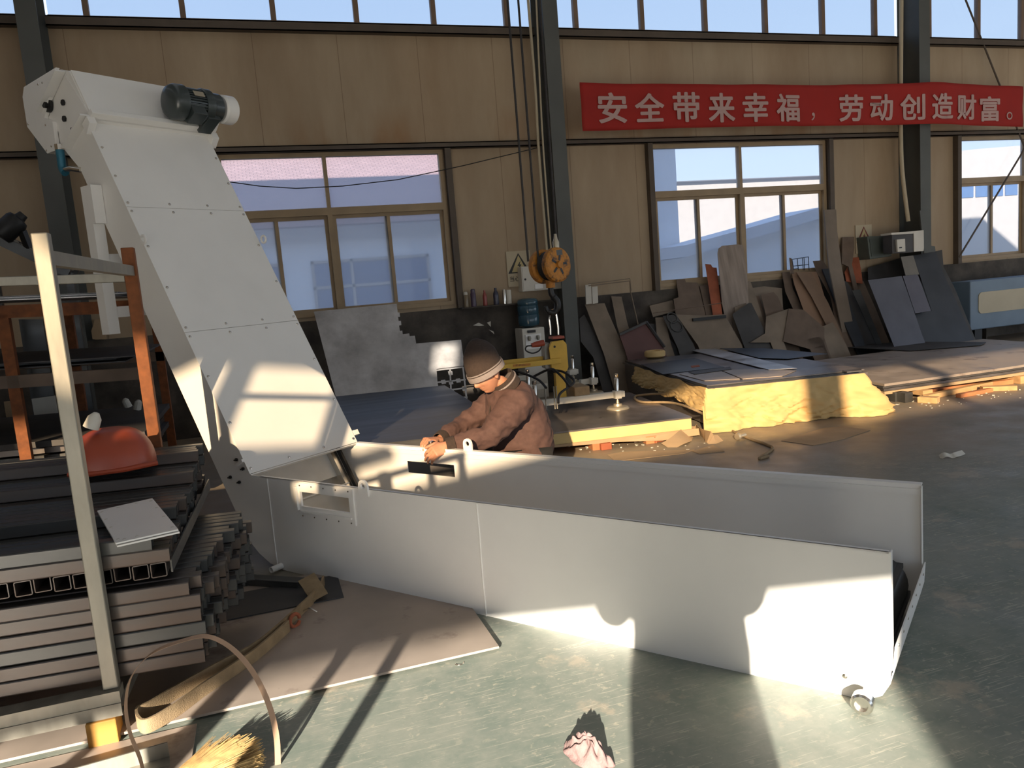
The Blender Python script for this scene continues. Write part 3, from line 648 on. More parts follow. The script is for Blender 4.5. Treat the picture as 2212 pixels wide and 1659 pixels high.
# coolant elbow under the head
el = MB(); pa = S_(2.40, -0.33, 0.0)
p1 = S_(2.435, -0.38, -0.03); up = L_(0, 0, 1)
el.tube(bez([p1+L_(0.03, 0, 0.13), p1+L_(0.03, 0, 0.06), p1+L_(0.03, 0, 0.0), p1+L_(0.0, 0, -0.03)], 5), [0.026]*15+[0.026], 14); eb = el.build('valve_elbow', BLUE, cv, smooth=True, angle=60)
MB().cyl(p1+L_(0.03, 0, 0.12), p1+L_(0.03, 0, 0.155), 0.03, 8).build('hose_nut', BRIGHT, eb)
MB().tube([p1+L_(0.01, 0, -0.01), p1+L_(-0.08, 0, -0.015), p1+L_(-0.14, 0.03, -0.03)], 0.017, 12).build('pipe_stub', BRIGHT, eb, smooth=True)
# support leg frame under the incline (two posts, two cross rails, slotted flange)
for y in (0.0, -WID-0.075):
    q = y if y == 0.0 else y
    lg = MB(); lg.box((4.555, q+0.066, 1.415), (4.645, q+0.072, 2.36)); lg.box((4.639, q, 1.415), (4.645, q+0.066, 2.36)); lg.box((4.645, q+0.0, 1.415), (4.700, q+0.006, 2.37)); lg.box((4.555, q+0.0, 1.415), (4.561, q+0.066, 2.36))
    lo = lg.build('support_leg', WHITE, cv)
    MB().box((4.52, q+0.003, 2.12), (4.556, q+0.074, 2.36)).build('gusset', WHITE, lo)
    for z in (2.32, 2.19): MB().cyl((4.675, q+0.004, z), (4.675, q+0.009, z), 0.011, 10).build('slot', BLACK, lo)
for z in (1.86, 1.52): MB().box((4.56, -WID, z), (4.63, 0.0, z+0.07)).build('cross_rail', WHITE, cv)
# ------------------------------------------------------------------ tube rack at the left: galvanised front post, rusty rear post
rk = thing('tube_rack', 'storage rack with a galvanised front post and a rust orange rear post', 'rack', (-0.68, 3.02, 0))
def R_(o): o.location = (0.68, -3.02, 0); return o
TILT = 0.040
R_(MB().box((-0.700, 3.0, 0.19), (-0.648, 3.05, 1.838)).build('post', GALV, rk, bevel=0.004))
b = MB(); b.box((-2.6, 2.975, 0.095), (-0.642, 3.04, 0.10)); b.box((-2.6, 2.975, 0.10), (-0.642, 2.98, 0.155)); b.box((-2.6, 2.975, 0.155), (-0.642, 3.05, 0.19)); b.box((-2.6, 2.97, 0.10), (-0.642, 2.976, 0.145))
R_(b.build('base_beam', GALV, rk))
R_(MB().box((-0.630, 4.37, 0.0), (-0.570, 4.43, 1.874)).build('post', RUST, rk, bevel=0.004))
R_(MB().bar((-0.672, 3.05, 1.755), (-0.60, 4.37, 1.755), 0.04, 0.05).build('side_beam', GALV, rk))
R_(MB().bar((-2.6, 4.395, 1.80), (-0.63, 4.395, 1.725), 0.045, 0.045).build('top_rail', GALV, rk, bevel=0.003))
R_(MB().bar((-0.672, 3.05, 0.12), (-0.60, 4.42, 0.12), 0.05, 0.05).build('side_beam', GALV, rk))
# square tubes, every one its own object
def tube_mesh(L, s, t, mt, nm):
    b = MB(); a = s/2; c = 0.10*s; i = a-t; ci = max(c-t, 0.002)
    def ring(h, k):
        out = []
        for sx, sy in ((-1, -1), (1, -1), (1, 1), (-1, 1)):
            p = (sx*(h-k), sy*h); q = (sx*h, sy*(h-k)); m_ = (sx*(h-0.3*k), sy*(h-0.3*k))
            out += [p, m_, q] if sx*sy < 0 else [q, m_, p]
        return out
    P, Q = ring(a, c), ring(i, ci); n = len(P)
    vs = [(0, y, z) for y, z in P]+[(0, y, z) for y, z in Q]+[(-L, y, z) for y, z in P]+[(-L, y, z) for y, z in Q]
    fs = []
    for k in range(n):
        j = (k+1) % n
        fs += [(k, j, j+n, k+n), (k+2*n, k+3*n, j+3*n, j+2*n), (k, k+2*n, j+2*n, j), (k+n, j+n, j+3*n, k+3*n)]
    b.add(vs, fs); me = bpy.data.meshes.new(nm); me.from_pydata(b.v, [], b.f); me.materials.append(mt)
    me.polygons.foreach_set('use_smooth', [True]*len(me.polygons)); me.set_sharp_from_angle(angle=math.radians(18)); return me
TM = [tube_mesh(2.3, 0.054, 0.003, q, 'steel_tube') for q in (TUBE, TUBE2)]
ORD = ['lowest', 'second lowest', 'third lowest', 'fourth lowest', 'fifth lowest', 'sixth lowest']
rng = random.Random(3)
def put_tube(x, y, z, lab, roll=0.0, me=None):
    o = bpy.data.objects.new('steel_tube', me or rng.choice(TM)); COL.objects.link(o)
    o.location = (x, y, z); o.rotation_euler = (roll, TILT, rng.uniform(-0.004, 0.004))
    return tag(o, lab, 'tube', 'square tubes stacked behind the galvanised post')
for k in range(6):
    for r in range(16):
        x = -0.365+rng.uniform(-0.02, 0.03)+(0.012*r if r else 0)+(0.02 if k in (2, 3, 4) else 0)
        if r == 0: x = (-0.352, -0.352, -0.335, -0.345, -0.340, -0.375)[k]
        y = 3.088+r*0.0575
        front = r == 0
        lab = 'long square steel tube at the front of the %s tube layer' % ORD[k] if front else 'square steel tube in the %s layer, behind the front tube' % ORD[k]
        put_tube(x, y, 0.217+k*0.0555-TILT*(-0.35-x), lab)
# short spacer tubes lying crosswise with their open ends to the front
SP = tube_mesh(1.15, 0.056, 0.0035, TUBE, 'spacer_tube')
xs = [-1.02+0.062*i for i in range(9)]; xs = [-1.70, -1.638, -1.576, -1.51, -1.448, -1.386, -1.32, -1.258, -1.196, -1.13, -1.05, -0.988, -0.915, -0.853, -0.791, -0.728, -0.655, -0.593, -0.531, -0.470]
for i, x in enumerate(xs):
    o = bpy.data.objects.new('spacer_tube', SP); COL.objects.link(o); o.location = (x, 3.07, 0.582+TILT*(-0.45-x)+(0.006 if i % 4 == 1 else 0.0)); o.rotation_euler = (TILT*0, 0, -math.pi/2)
    n9 = ['first', 'second', 'third', 'fourth', 'fifth', 'sixth', 'seventh', 'eighth', 'ninth']
    tag(o, '%s open-ended crosswise tube from the picture edge in the spacer row' % n9[i-11] if i >= 11 else 'open-ended crosswise tube in the spacer row, hidden beyond the picture edge', 'tube', 'crosswise spacer tubes')
names_up = ['first', 'second', 'third', 'fourth']
for r in range(22):
    nl = 1 if r < 7 else 2 if r < 14 else 3 if r < 18 else 4
    if r in (0, 1): nl = 2 if r == 0 else 1
    if r in (2, 3): nl = 0 if r == 3 else 1
    for k in range(nl):
        x = -0.445+rng.uniform(-0.012, 0.02)+0.003*r
        if r == 0: x = (-0.425, -0.48)[k]
        put_tube(x, 3.09+r*0.0575, 0.640+k*0.0555-TILT*(-0.35-x), 'square steel tube above the spacers, %s layer up, row %d from the front' % (names_up[k], r+1))
# flat bar lying across the tube ends
tag(MB().bar(M(370, 1222, Y=3.10), M(452, 1045, Y=4.2), 0.006, 0.05, (0, 0, 1)).build('flat_bar', TUBE2), 'flat steel bar lying slantwise across the tube ends', 'bar')
# loose steel channel leaning out from the stack foot, small angle offcut
tag(MB().bar(M(505, 1252, Z=0.035), M(652, 1262, Z=0.035), 0.07, 0.05).build('channel_offcut', TUBE2, bevel=0.004), 'short steel channel on the floor at the foot of the white conveyor', 'channel')
wb = tag(MB().box((-0.765, 2.96, 0.0), (-0.664, 3.06, 0.095)).build('timber_block', WOOD_Y, bevel=0.004), 'yellow timber block under the end of the galvanised base beam', 'block')
# white cover plate lying on the tubes
pl_ = [M(210, 1103, Z=0.748), M(329, 1076, Z=0.748), M(385, 1143, Z=0.728), M(250, 1173, Z=0.728)]
for j, dz in enumerate((0.0, -0.009)):
    o = MB().prism([p+Vector((0.004*j, -0.006*j, dz)) for p in pl_], (0, 0, -0.006)).build('cover_plate', WHITE)
    tag(o, ('upper', 'lower')[j]+' of two white drilled cover plates lying on the tube stack', 'plate', 'white cover plates')
    if j == 0:
        a, b_, c_, d_ = pl_
        for f, g in ((0.06, 0.08), (0.06, 0.32), (0.06, 0.58), (0.06, 0.92), (0.94, 0.08), (0.94, 0.32), (0.94, 0.6), (0.94, 0.92), (0.35, 0.05), (0.68, 0.05), (0.35, 0.95), (0.15, 0.95)):
            p = a.lerp(b_, f).lerp(d_.lerp(c_, f), g); MB().cyl(p, p+Vector((0, 0, 0.0015)), 0.006, 8).build('drill_hole', CABWHITE, o)
# rounded red plastic hood on the tubes
hd = MB()
def hoodf(u, v):
    a = u*2*math.pi; q = v*math.pi/2; rx, ry, rz = 0.185, 0.17, 0.185
    ca, sa = math.cos(a), math.sin(a); e = 0.75
    return (-0.735+rx*math.copysign(abs(ca)**e, ca)*math.cos(q)**0.7, 3.98+ry*math.copysign(abs(sa)**e, sa)*math.cos(q)**0.7, 0.835+rz*math.sin(q)**1.0)
hd.grid(hoodf, 32, 10, True)
ho = tag(hd.build('plastic_hood', REDHOOD, smooth=True, angle=80), 'rounded red plastic hood resting on the tubes by the orange post', 'hood')
MB().tube([(-0.90, 3.86, 0.845), (-0.8, 3.815, 0.842), (-0.66, 3.815, 0.842), (-0.53, 3.86, 0.845)], 0.012, 8).build('rim', REDHOOD, ho, smooth=True)
tag(MB().lathe([(0.0, 0), (0.035, 0.002), (0.03, 0.05), (0.012, 0.075), (0, 0.078)], M(196, 925, Y=3.9), (0.5, 0, 1), 12).build('paper_wad', CABWHITE, smooth=True), 'crumpled cream paper wad beside the red hood', 'paper')
# ------------------------------------------------------------------ sheet rack and sheet pile behind the tubes
sr = thing('sheet_rack', 'rust brown rack with shelves of thin sheets behind the tube rack', 'rack', (-2.5, 6.1, 0))
def Q_(o): o.location = (2.5, -6.1, 0); return o
for x in (-4.2, -1.62, -0.92):
    for y in (5.95, 7.8):
        if x == -0.92 and y < 6.5: continue
        Q_(MB().box((x-0.035, y-0.03, 0), (x+0.035, y+0.03, 1.6)).build('post', RUST, sr))
for z, mt in ((1.66, RUST), (1.19, SCRAP_BR)):
    for y in (5.95, 7.8): Q_(MB().bar((-4.25, y, z+0.055), (-0.80, y, z-0.075), 0.06, 0.085).build('shelf_beam', mt, sr))
def sheets(name, x0, x1, y0, y1, z, n, labs, mts, tilt=0.0, dz=0.008, jit=0.05):
    r = random.Random(int(z*1000)); out = []
    for i in range(n):
        a, b_, c_, d_ = [r.uniform(-jit, jit) for _ in range(4)]
        X0, X1 = x0+a, x1+b_
        zz = z+i*dz; mb = MB()
        pts = [(X0, y0+c_, zz-tilt*(X0-x1)), (X1, y0+c_+r.uniform(-0.02, 0.02), zz-tilt*(X1-x1)), (X1, y1+d_, zz-tilt*(X1-x1)), (X0, y1+d_, zz-tilt*(X0-x1))]
        mb.prism(pts, (0, 0, dz*0.75)); o = mb.build(name, mts[i % len(mts)])
        tag(o, labs(i), 'sheet'); o['group'] = labs(-1); out.append(o)
    return out
oth = ['bottom', 'second', 'third', 'fourth', 'fifth', 'sixth', 'seventh', 'eighth', 'ninth']
sheets('steel_sheet', -4.2, -0.9, 6.05, 7.72, 1.665, 4, lambda i: 'thin sheets on the top rack shelf' if i < 0 else '%s of the thin bright sheets on the top rack shelf' % oth[i], [SHEET, TUBE2], 0.037)
sheets('steel_sheet', -4.2, -0.97, 6.13, 7.63, 1.20, 4, lambda i: 'dark sheets on the middle rack shelf' if i < 0 else '%s of the dark sheets on the middle rack shelf' % oth[i], [SCRAP_DK, TUBE2, PLATE_DK], 0.037, 0.012, 0.12)
sheets('steel_sheet', -4.6, -0.98, 6.11, 7.65, 0.20, 9, lambda i: 'steel sheets piled low behind the tubes' if i < 0 else '%s sheet from the floor in the low pile behind the tubes' % oth[i], [TUBE2, PLATE, SCRAP_DK], 0.03, 0.055, 0.09)
# crosswise bearers under the low pile
for i, x in enumerate((-3.8, -2.4, -1.2)):
    tag(MB().box((x-0.05, 6.05, 0), (x+0.05, 7.7, 0.195-0.03*(x+0.98))).build('timber_bearer', WOOD), ('left-hand', 'middle', 'right-hand')[i]+' timber bearer under the low sheet pile', 'timber', 'bearers under the low sheet pile')
# machine top with black motor far left
ms = thing('roller_conveyor', 'sloping grey roller frame with a black motor at the upper left wall', 'machine', (-1.6, 8.2, 0))
def T_(o): o.location = (1.6, -8.2, 0); return o
a0, a1 = M(-40, 500, Y=8.2), M(150, 590, Y=8.2)
for dy in (0.0, 0.35):
    T_(MB().bar(a0+Vector((0, dy, 0)), a1+Vector((0, dy, 0)), 0.05, 0.09).build('side_rail', TUBE2, ms))
for i in range(9):
    p = a0.lerp(a1, (i+0.5)/9); T_(MB().cyl(p+Vector((0, 0.02, 0.03)), p+Vector((0, 0.33, 0.03)), 0.02, 10).build('roller', GALV, ms, smooth=True))
T_(MB().box((a1.x-0.04, 8.22, 0.0), (a1.x+0.02, 8.28, a1.z)).build('leg', TUBE2, ms)); T_(MB().box((a0.x, 8.22, 0.0), (a0.x+0.06, 8.28, a0.z)).build('leg', TUBE2, ms))
q = M(24, 488, Y=8.15)
mm = MB(); mm.lathe([(0, -0.14), (0.085, -0.13), (0.10, -0.10), (0.10, 0.06), (0.085, 0.09), (0.05, 0.10), (0.04, 0.15), (0, 0.15)], q, (0.55, 0.1, 0.5), 20); T_(mm.build('motor', BLACK, ms, smooth=True))
T_(MB().bar(q+Vector((0.08, 0, -0.05)), M(62, 535, Y=8.2), 0.05, 0.06).build('bracket', BLACK, ms))
# cardboard and boards on the low pile by the far wall
for nm, pts, y, mt, lab, cat in (
    ('cream_board', [(8, 868), (48, 865), (62, 905), (14, 910)], 8.6, CARD, 'cream board standing on the low pile at the left edge', 'board'),
    ('cream_board', [(68, 862), (118, 855), (122, 880), (74, 893)], 8.4, CABWHITE, 'pale board standing left of the galvanised post by the wall', 'board'),
    ('grey_panel', [(150, 690), (172, 688), (195, 850), (158, 858)], 8.5, COLUMN, 'narrow grey panel standing just behind the galvanised post', 'panel'),
    ('hanging_sack', [(205, 690), (222, 690), (228, 733), (200, 733), (197, 715)], 9.71, CARD, 'pale sack hanging behind the white conveyor leg', 'sack'),
    ('grey_panel', [(40, 690), (92, 690), (92, 712), (42, 716)], 8.6, TUBE2, 'grey panel leaning above the boards at the left edge', 'panel')):
    P = [M(x_, y_, Y=y) for x_, y_ in pts]
    if nm != 'hanging_sack': P = [P[0], P[1], Vector((P[-2].x, y, 0.0)), Vector((P[-1].x, y, 0.0))]
    tag(MB().prism(P, (0, 0.03 if nm != 'hanging_sack' else 0.09, 0)).build(nm, mt), lab, cat)
for k, (px, py) in enumerate(((278, 880), (296, 885))):
    p = M(px, py, Z=0.69); tag(MB().lathe([(0.0, 0), (0.035, 0.0), (0.03, 0.07), (0.012, 0.09), (0, 0.09)], p, (0.3*(k*2-1), 0, 1), 10).build('paper_scrap', CABWHITE, smooth=True), ('taller', 'flatter')[k]+' scrap of pale paper on the low sheet pile', 'paper')
# ------------------------------------------------------------------ near floor
o = MB().box((-1.75, 2.99, 0.012), (0.80, 4.30, 0.022)).build('floor_plate', PLATE_BR); tag(o, 'large dusty steel plate lying on the green floor before the conveyor', 'plate')
for k, y in enumerate((3.15, 3.75)):
    tag(MB().box((-0.3, y, 0), (0.62, y+0.04, 0.012)).build('packing_lath', WOOD), ('front', 'rear')[k]+' thin lath under the large floor plate', 'lath', 'laths under the floor plate')
o = MB().box((-1.9, 2.35, 0.0), (-0.40, 2.96, 0.006)).build('floor_plate', PLATE_BR); tag(o, 'smaller steel plate on the floor under the broom', 'plate')
o = MB().box((-0.6, 3.86, 0.0225), (0.24, 4.2, 0.028)).build('floor_plate', PLATE_DK); tag(o, 'dark steel plate in the shade under the conveyor', 'plate')
an = MB(); a, b_ = Vector((-1.3, 2.66, 0.006)), Vector((-0.472, 2.74, 0.006))
an.bar(a+Vector((0, 0, 0.003)), b_+Vector((0, 0, 0.003)), 0.06, 0.006); d_ = (b_-a).normalized(); s_ = Vector((-d_.y, d_.x, 0))*0.028
an.bar(a+s_+Vector((0, 0, 0.03)), b_+s_+Vector((0, 0, 0.03)), 0.006, 0.055)
tag(an.build('angle_iron', GALV), 'grey angle iron on the floor beside the broom', 'angle')
# webbing sling: a loop on edge with a folded end
sl = MB(); zz = 0.055
c = [(700, 1262), (690, 1285), (640, 1335), (560, 1405), (470, 1455), (390, 1500), (325, 1540), (300, 1552), (302, 1572), (322, 1578), (380, 1545), (440, 1500), (500, 1460), (560, 1418), (625, 1360)]
c = [M(x, y, Z=0.03)+Vector((0, 0, 0.02)) for x, y in c]
sl.strip(bez(c, 6), (0, 0, 1), 0.055, 0.010); so = tag(sl.build('webbing_sling', BELT, smooth=True, angle=50), 'tan webbing lifting sling folded in a loop on the floor plate', 'sling')
fl_ = MB(); fl_.strip([M(690, 1290, Z=0.05), M(672, 1262, Z=0.09), M(662, 1248, Z=0.10)], (1, 0.3, 0.3), 0.09, 0.012); fl_.build('sling_eye', BELT, so, smooth=True)
sh = MB(); p = M(637, 1340, Z=0.05); sh.tube(arc(p, 0.028, 0, 5.9, 16, (0.8, 0.6, 0), (0, 0.2, 1)), 0.009, 8, closed=False); tag(sh.build('shackle', SCRAP_RED, smooth=True), 'small rusty shackle on the sling by the conveyor', 'shackle')
wr = MB(); wr.tube(bez([M(652, 1322, Z=0.03), M(668, 1314, Z=0.05), M(685, 1322, Z=0.03)], 5), 0.004, 6); tag(wr.build('wire_offcut', BRIGHT, smooth=True), 'short bright bent wire on the plate by the shackle', 'wire')
# packing strap standing in an arch
st = MB(); pts = [(316, 1700, 2.62), (303, 1640, 2.62), (280, 1580, 2.63), (272, 1520, 2.66), (285, 1460, 2.70), (330, 1410, 2.74), (400, 1382, 2.78), (450, 1375, 2.80), (500, 1400, 2.78), (545, 1450, 2.72), (580, 1520, 2.66), (597, 1590, 2.60), (604, 1680, 2.56)]
P = [M(x, y, Y=yy) for x, y, yy in pts]; P[0].z = max(P[0].z, 0.012); P[-1].z = max(P[-1].z, 0.004)
wds = [Vector((0.15, 0.9, 0.1))]*len(bez(P, 6)); wds = [Vector((0.85, 0.4, 0.05)).lerp(Vector((0.25, 0.9, 0.1)), min(1, abs(i/(len(wds)-1)-0.95)*1.6)) for i in range(len(wds))]
st.strip(bez(P, 6), wds, 0.02, 0.0012); tag(st.build('packing_strap', STRAP, smooth=True, angle=60), 'thin tan packing strap arching up from the floor by the broom', 'strap')
# broom head
bo = thing('straw_broom', 'worn straw broom head on the floor at the bottom edge', 'broom', (-0.51, 2.44, 0))
br = MB(); r = random.Random(5); base = Vector((0, 0, 0.035))
for i in range(1500):
    t = r.uniform(-1, 1); lay = r.uniform(-1, 1); ln = 0.37+r.uniform(-0.06, 0.02)-0.06*t*t
    a = 0.52+t*0.40; d = Vector((math.cos(a), math.sin(a)*0.9, 0)); up = 0.055+0.03*lay
    p0 = base+Vector((-0.02*d.x, 0.03*t, 0.012*lay)); p1 = base+d*ln*0.55+Vector((0, 0, up*0.7-0.01)); p2 = base+d*ln+Vector((r.uniform(-.006, .006), r.uniform(-.006, .006), up-0.030+r.uniform(-0.012, 0.012)))
    p2.z = max(p2.z, 0.003); br.tube([p0, p1, p2], [0.0026, 0.0022, 0.0012], 3)
bs = br.build('bristles', STRAW, bo); bs['kind'] = 'stuff'
for k in range(3):
    x = 0.035+0.035*k; br = MB(); q = base+Vector((math.cos(0.52)*x, math.sin(0.52)*x, 0.012+0.006*k)); br.tube(arc(q, 1, 0, 2*math.pi*23/24, 23, Vector((-math.sin(0.52), math.cos(0.52), 0))*(0.034+0.016*k), Vector((0, 0, 0.034))), 0.004, 6, closed=True); br.build('binding', BELT, bo, smooth=True)
MB().tube([base+Vector((-0.32, -0.22, 0.03)), base+Vector((0.01, 0.0, 0.0))], 0.012, 10).build('handle', WOOD, bo, smooth=True)
# rag
rg = MB(); r = random.Random(2)
def ragf(u, v):
    a = u*2*math.pi; rad = (v**0.8); n = noise.noise(Vector((math.cos(a)*2.2, math.sin(a)*2.2, v*4)))
    rx = 0.052*(1+0.25*n); ry = 0.105*(1+0.25*n)
    x, y = rx*rad*math.cos(a), ry*rad*math.sin(a)
    z = 0.075*(1-rad**1.7)+0.022*noise.noise(Vector((x*42, y*42, 3)))*(1-0.5*rad)+0.012*math.sin(7*a+10*rad)*rad*(1-rad)*3
    q = Vector((x, y, max(0.002, z))); q.rotate(Matrix.Rotation(0.35, 3, 'Z')); return q+Vector((0.845, 2.16, 0))
rg.grid(ragf, 64, 26, True); tag(rg.build('cloth_rag', RAGM, smooth=True, angle=180), 'crumpled pink grey cloth rag on the sunlit green floor', 'rag')
# small litter on the near floor
r = random.Random(11)
for k, (x, y, lab) in enumerate(((992, 1432, 'curved bright steel sliver at the edge of the floor plate'),)):
    tag(MB().tube(arc(M(x, y, Z=0.003), 0.018, 3.4, 6.2, 8, (1, 0, 0), (0, 1, 0)), 0.002, 6).build('steel_sliver', BRIGHT, smooth=True), lab, 'sliver')
# ------------------------------------------------------------------ plate stacks in the middle and at the right
def rot2(x, y, a): return (x*math.cos(a)-y*math.sin(a), x*math.sin(a)+y*math.cos(a))
# dark stack left of the worker
ds = thing('plate_stack', 'stack of dark blue steel plates behind the conveyor, left of the worker', 'stack', (1.0, 6.2, 0))
def D_(o): o.location = (-1.0, -6.2, 0); return o
dtop = 0.50
q = [Vector((0.05, 5.42, 0)), Vector((1.62, 5.20, 0)), Vector((1.735, 6.80, 0)), Vector((1.80, 8.05, 0)), Vector((0.25, 8.25, 0))]
for i, (z, h, g) in enumerate(((0.12, 0.10, 0.02), (0.225, 0.12, 0.0), (0.35, 0.145, 0.01))):
    D_(MB().prism([p+Vector((-g, g, z)) for p in q], (0, 0, h)).build('plate_bundle', PLATE if i < 2 else PLATE_DK, ds))
D_(MB().prism([p+Vector((0, 0, 0.496)) for p in q], (0, 0, 0.004)).build('top_plate', PLATE_DK, ds))
for x in (0.3, 1.2): D_(MB().box((x, 5.35, 0), (x+0.09, 8.0, 0.12)).build('bearer', WOOD, ds))
# low stack wrapped in yellow film under the vacuum lifter
A8 = math.radians(-8.2)
ls = thing('plate_stack', 'low stack of dark plates with yellow film edges under the vacuum lifter', 'stack', (3.62, 6.08, 0), A8)
MB().box((-1.72, 0.0, 0.085), (0.0, 1.75, 0.185)).build('film_edge', YFILM, ls, bevel=0.004)
MB().box((-1.725, -0.005, 0.187), (0.004, 1.755, 0.2)).build('top_plate', PLATE, ls)
MB().box((-1.70, 0.01, 0.07), (0.01, 1.7, 0.083)).build('card_sheet', CARD, ls)
for x in (-1.5, -0.95, -0.45): MB().box((x, -0.02, 0.0), (x+0.10, 1.7, 0.07)).build('bearer', WOOD_R, ls)
MB().add([(-1.3, -0.012, 0.088), (0.06, -0.012, 0.088), (0.06, -0.03, 0.03), (-0.3, -0.04, 0.02), (-0.7, -0.02, 0.05), (-1.3, -0.03, 0.07)], [(0, 1, 2, 3, 4, 5)]).build('torn_card', CARD, ls, solid=0.003)
# yellow paper wrapped stack
A10 = math.radians(-9.6)
ps = thing('plate_stack', 'stack of steel sheets on a crumpled yellow paper wrapping', 'stack', (3.95, 6.33, 0), A10)
MB().box((0.03, 0.03, 0.02), (1.62, 2.75, 0.372)).build('sheet_pile', PLATE, ps)
# paper skirt: front, left side and the right corner, with folds
def skirt(u, v):
    # u along left side (back to front), front (left to right), right side (front to back)
    Lp = [(-0.0, 2.2), (0.0, 0.0), (1.62, 0.0), (1.66, 1.0)]; seg = [2.2, 1.62, 1.0]; tot = sum(seg); d = u*tot
    if d < seg[0]: p = Vector((0, 2.2-d, 0)); nrm = Vector((-1, 0, 0))
    elif d < seg[0]+seg[1]: p = Vector((d-seg[0], 0, 0)); nrm = Vector((0, -1, 0))
    else: p = Vector((1.62, d-seg[0]-seg[1], 0)); nrm = Vector((1, 0, 0))
    for c0, n2 in ((seg[0], None), (seg[0]+seg[1], None)):
        k = (d-c0)/0.16
        if abs(k) < 1:
            na, nb = (Vector((-1, 0, 0)), Vector((0, -1, 0))) if c0 == seg[0] else (Vector((0, -1, 0)), Vector((1, 0, 0)))
            nrm = na.lerp(nb, (k+1)/2).normalized()
    z = 0.385*(1-v)+0.004
    fl = 0.10*v**1.6; corner = math.exp(-((d-seg[0]-seg[1])/0.22)**2)
    w1 = noise.noise(Vector((d*2.1, v*2.0, 4.4)))*0.6
    fold = 0.05*noise.noise(Vector((d*4.2+v*2, v*2.4, 1.3)))+0.06*(0.5-abs(noise.noise(Vector((d*6+v*5+w1, v*3-d*2, 7)))))+0.045*(0.4-abs(noise.noise(Vector((d*10-v*7+w1*2, v*5+d*3, 2)))))+0.012*noise.noise(Vector((d*24, v*18, 2)))
    fl += fold*(0.35+v)+corner*0.16*v+0.05*math.exp(-((d-seg[0])/0.2)**2)*v
    if d < seg[0]: fl *= 0.45; z = 0.20+0.195*(1-v)+0.03*noise.noise(Vector((d*3, v*2, 5)))
    q = p+nrm*(0.012+fl); q.z = max(0.004, z+0.02*noise.noise(Vector((d*6, v*3, 11)))*v*(1-v)*4); return q
sk = MB(); sk.grid(skirt, 190, 26); sk.build('yellow_paper', YPAPER, ps, smooth=True, angle=70)
tops = [((0.0, 0.0), (1.66, -0.01), (1.68, 2.7), (0.0, 2.75), 0.374, 0.020, PLATE), ((0.0, 0.02), (1.62, 0.01), (1.66, 2.6), (0.02, 2.7), 0.3945, 0.012, TUBE2), ((0.015, 0.03), (1.66, 0.05), (1.67, 2.65), (0.03, 2.7), 0.408, 0.012, PLATE)]
for a, b_, c_, d_, z, h, mt in tops:
    MB().prism([(*a, z), (*b_, z), (*c_, z), (*d_, z)], (0, 0, h)).build('top_plate', mt, ps)
# loose plates on top
zt = 0.4215
def loose(pts, z, th, mt, lab, nm='loose_plate', sag=None):
    P = [M(x, y, Z=z) for x, y in pts]; o = MB().prism(P, (0, 0, -th)).build(nm, mt); return tag(o, lab, 'plate')
loose([(1487, 755), (1545, 753), (1702, 790), (1722, 795), (1660, 798)], zt+0.014, 0.006, SHEET, 'long narrow pale strip of plate on the yellow wrapped stack')
loose([(1555, 752), (1650, 752), (1787, 764), (1700, 775), (1640, 773)], zt+0.014, 0.005, SCRAP_NAVY, 'blue grey plate overhanging the back right of the wrapped stack')
loose([(1385, 787), (1500, 773), (1565, 793), (1500, 800), (1432, 808)], zt+0.006, 0.005, SCRAP_NAVY, 'slate plate on the left half of the wrapped stack')
loose([(1487, 803), (1553, 795), (1577, 792), (1580, 797), (1500, 808)], zt+0.014, 0.006, SCRAP_DK, 'small dark slotted grate on the wrapped stack')
loose([(1468, 808), (1555, 800), (1598, 818), (1522, 822)], zt+0.006, 0.005, PLATE_BR, 'small brown plate at the front corner of the wrapped stack')
loose([(1557, 799), (1640, 797), (1720, 800), (1690, 812), (1604, 818)], zt+0.006, 0.005, PLATE_BR, 'brown plate at the front middle of the wrapped stack')
loose([(1820, 800), (1861, 795), (1861, 800), (1830, 803)], zt+0.010, 0.010, PLATE, 'thick grey offcut at the front right corner of the wrapped stack')
loose([(1492, 790), (1510, 788), (1512, 791), (1494, 793)], zt+0.012, 0.006, SCRAP_RED, 'small reddish offcut on the wrapped stack')
lp = M(1415, 772, Z=zt+0.005); tag(MB().lathe([(0.0, 0), (0.10, 0.0), (0.135, 0.02), (0.135, 0.07), (0.12, 0.09), (0.07, 0.09), (0.065, 0.02), (0, 0.02)], lp, (0, 0, 1), 24).build('tape_roll', YPAPER, smooth=True), 'flat tan coil lying on the back left of the wrapped stack', 'coil')
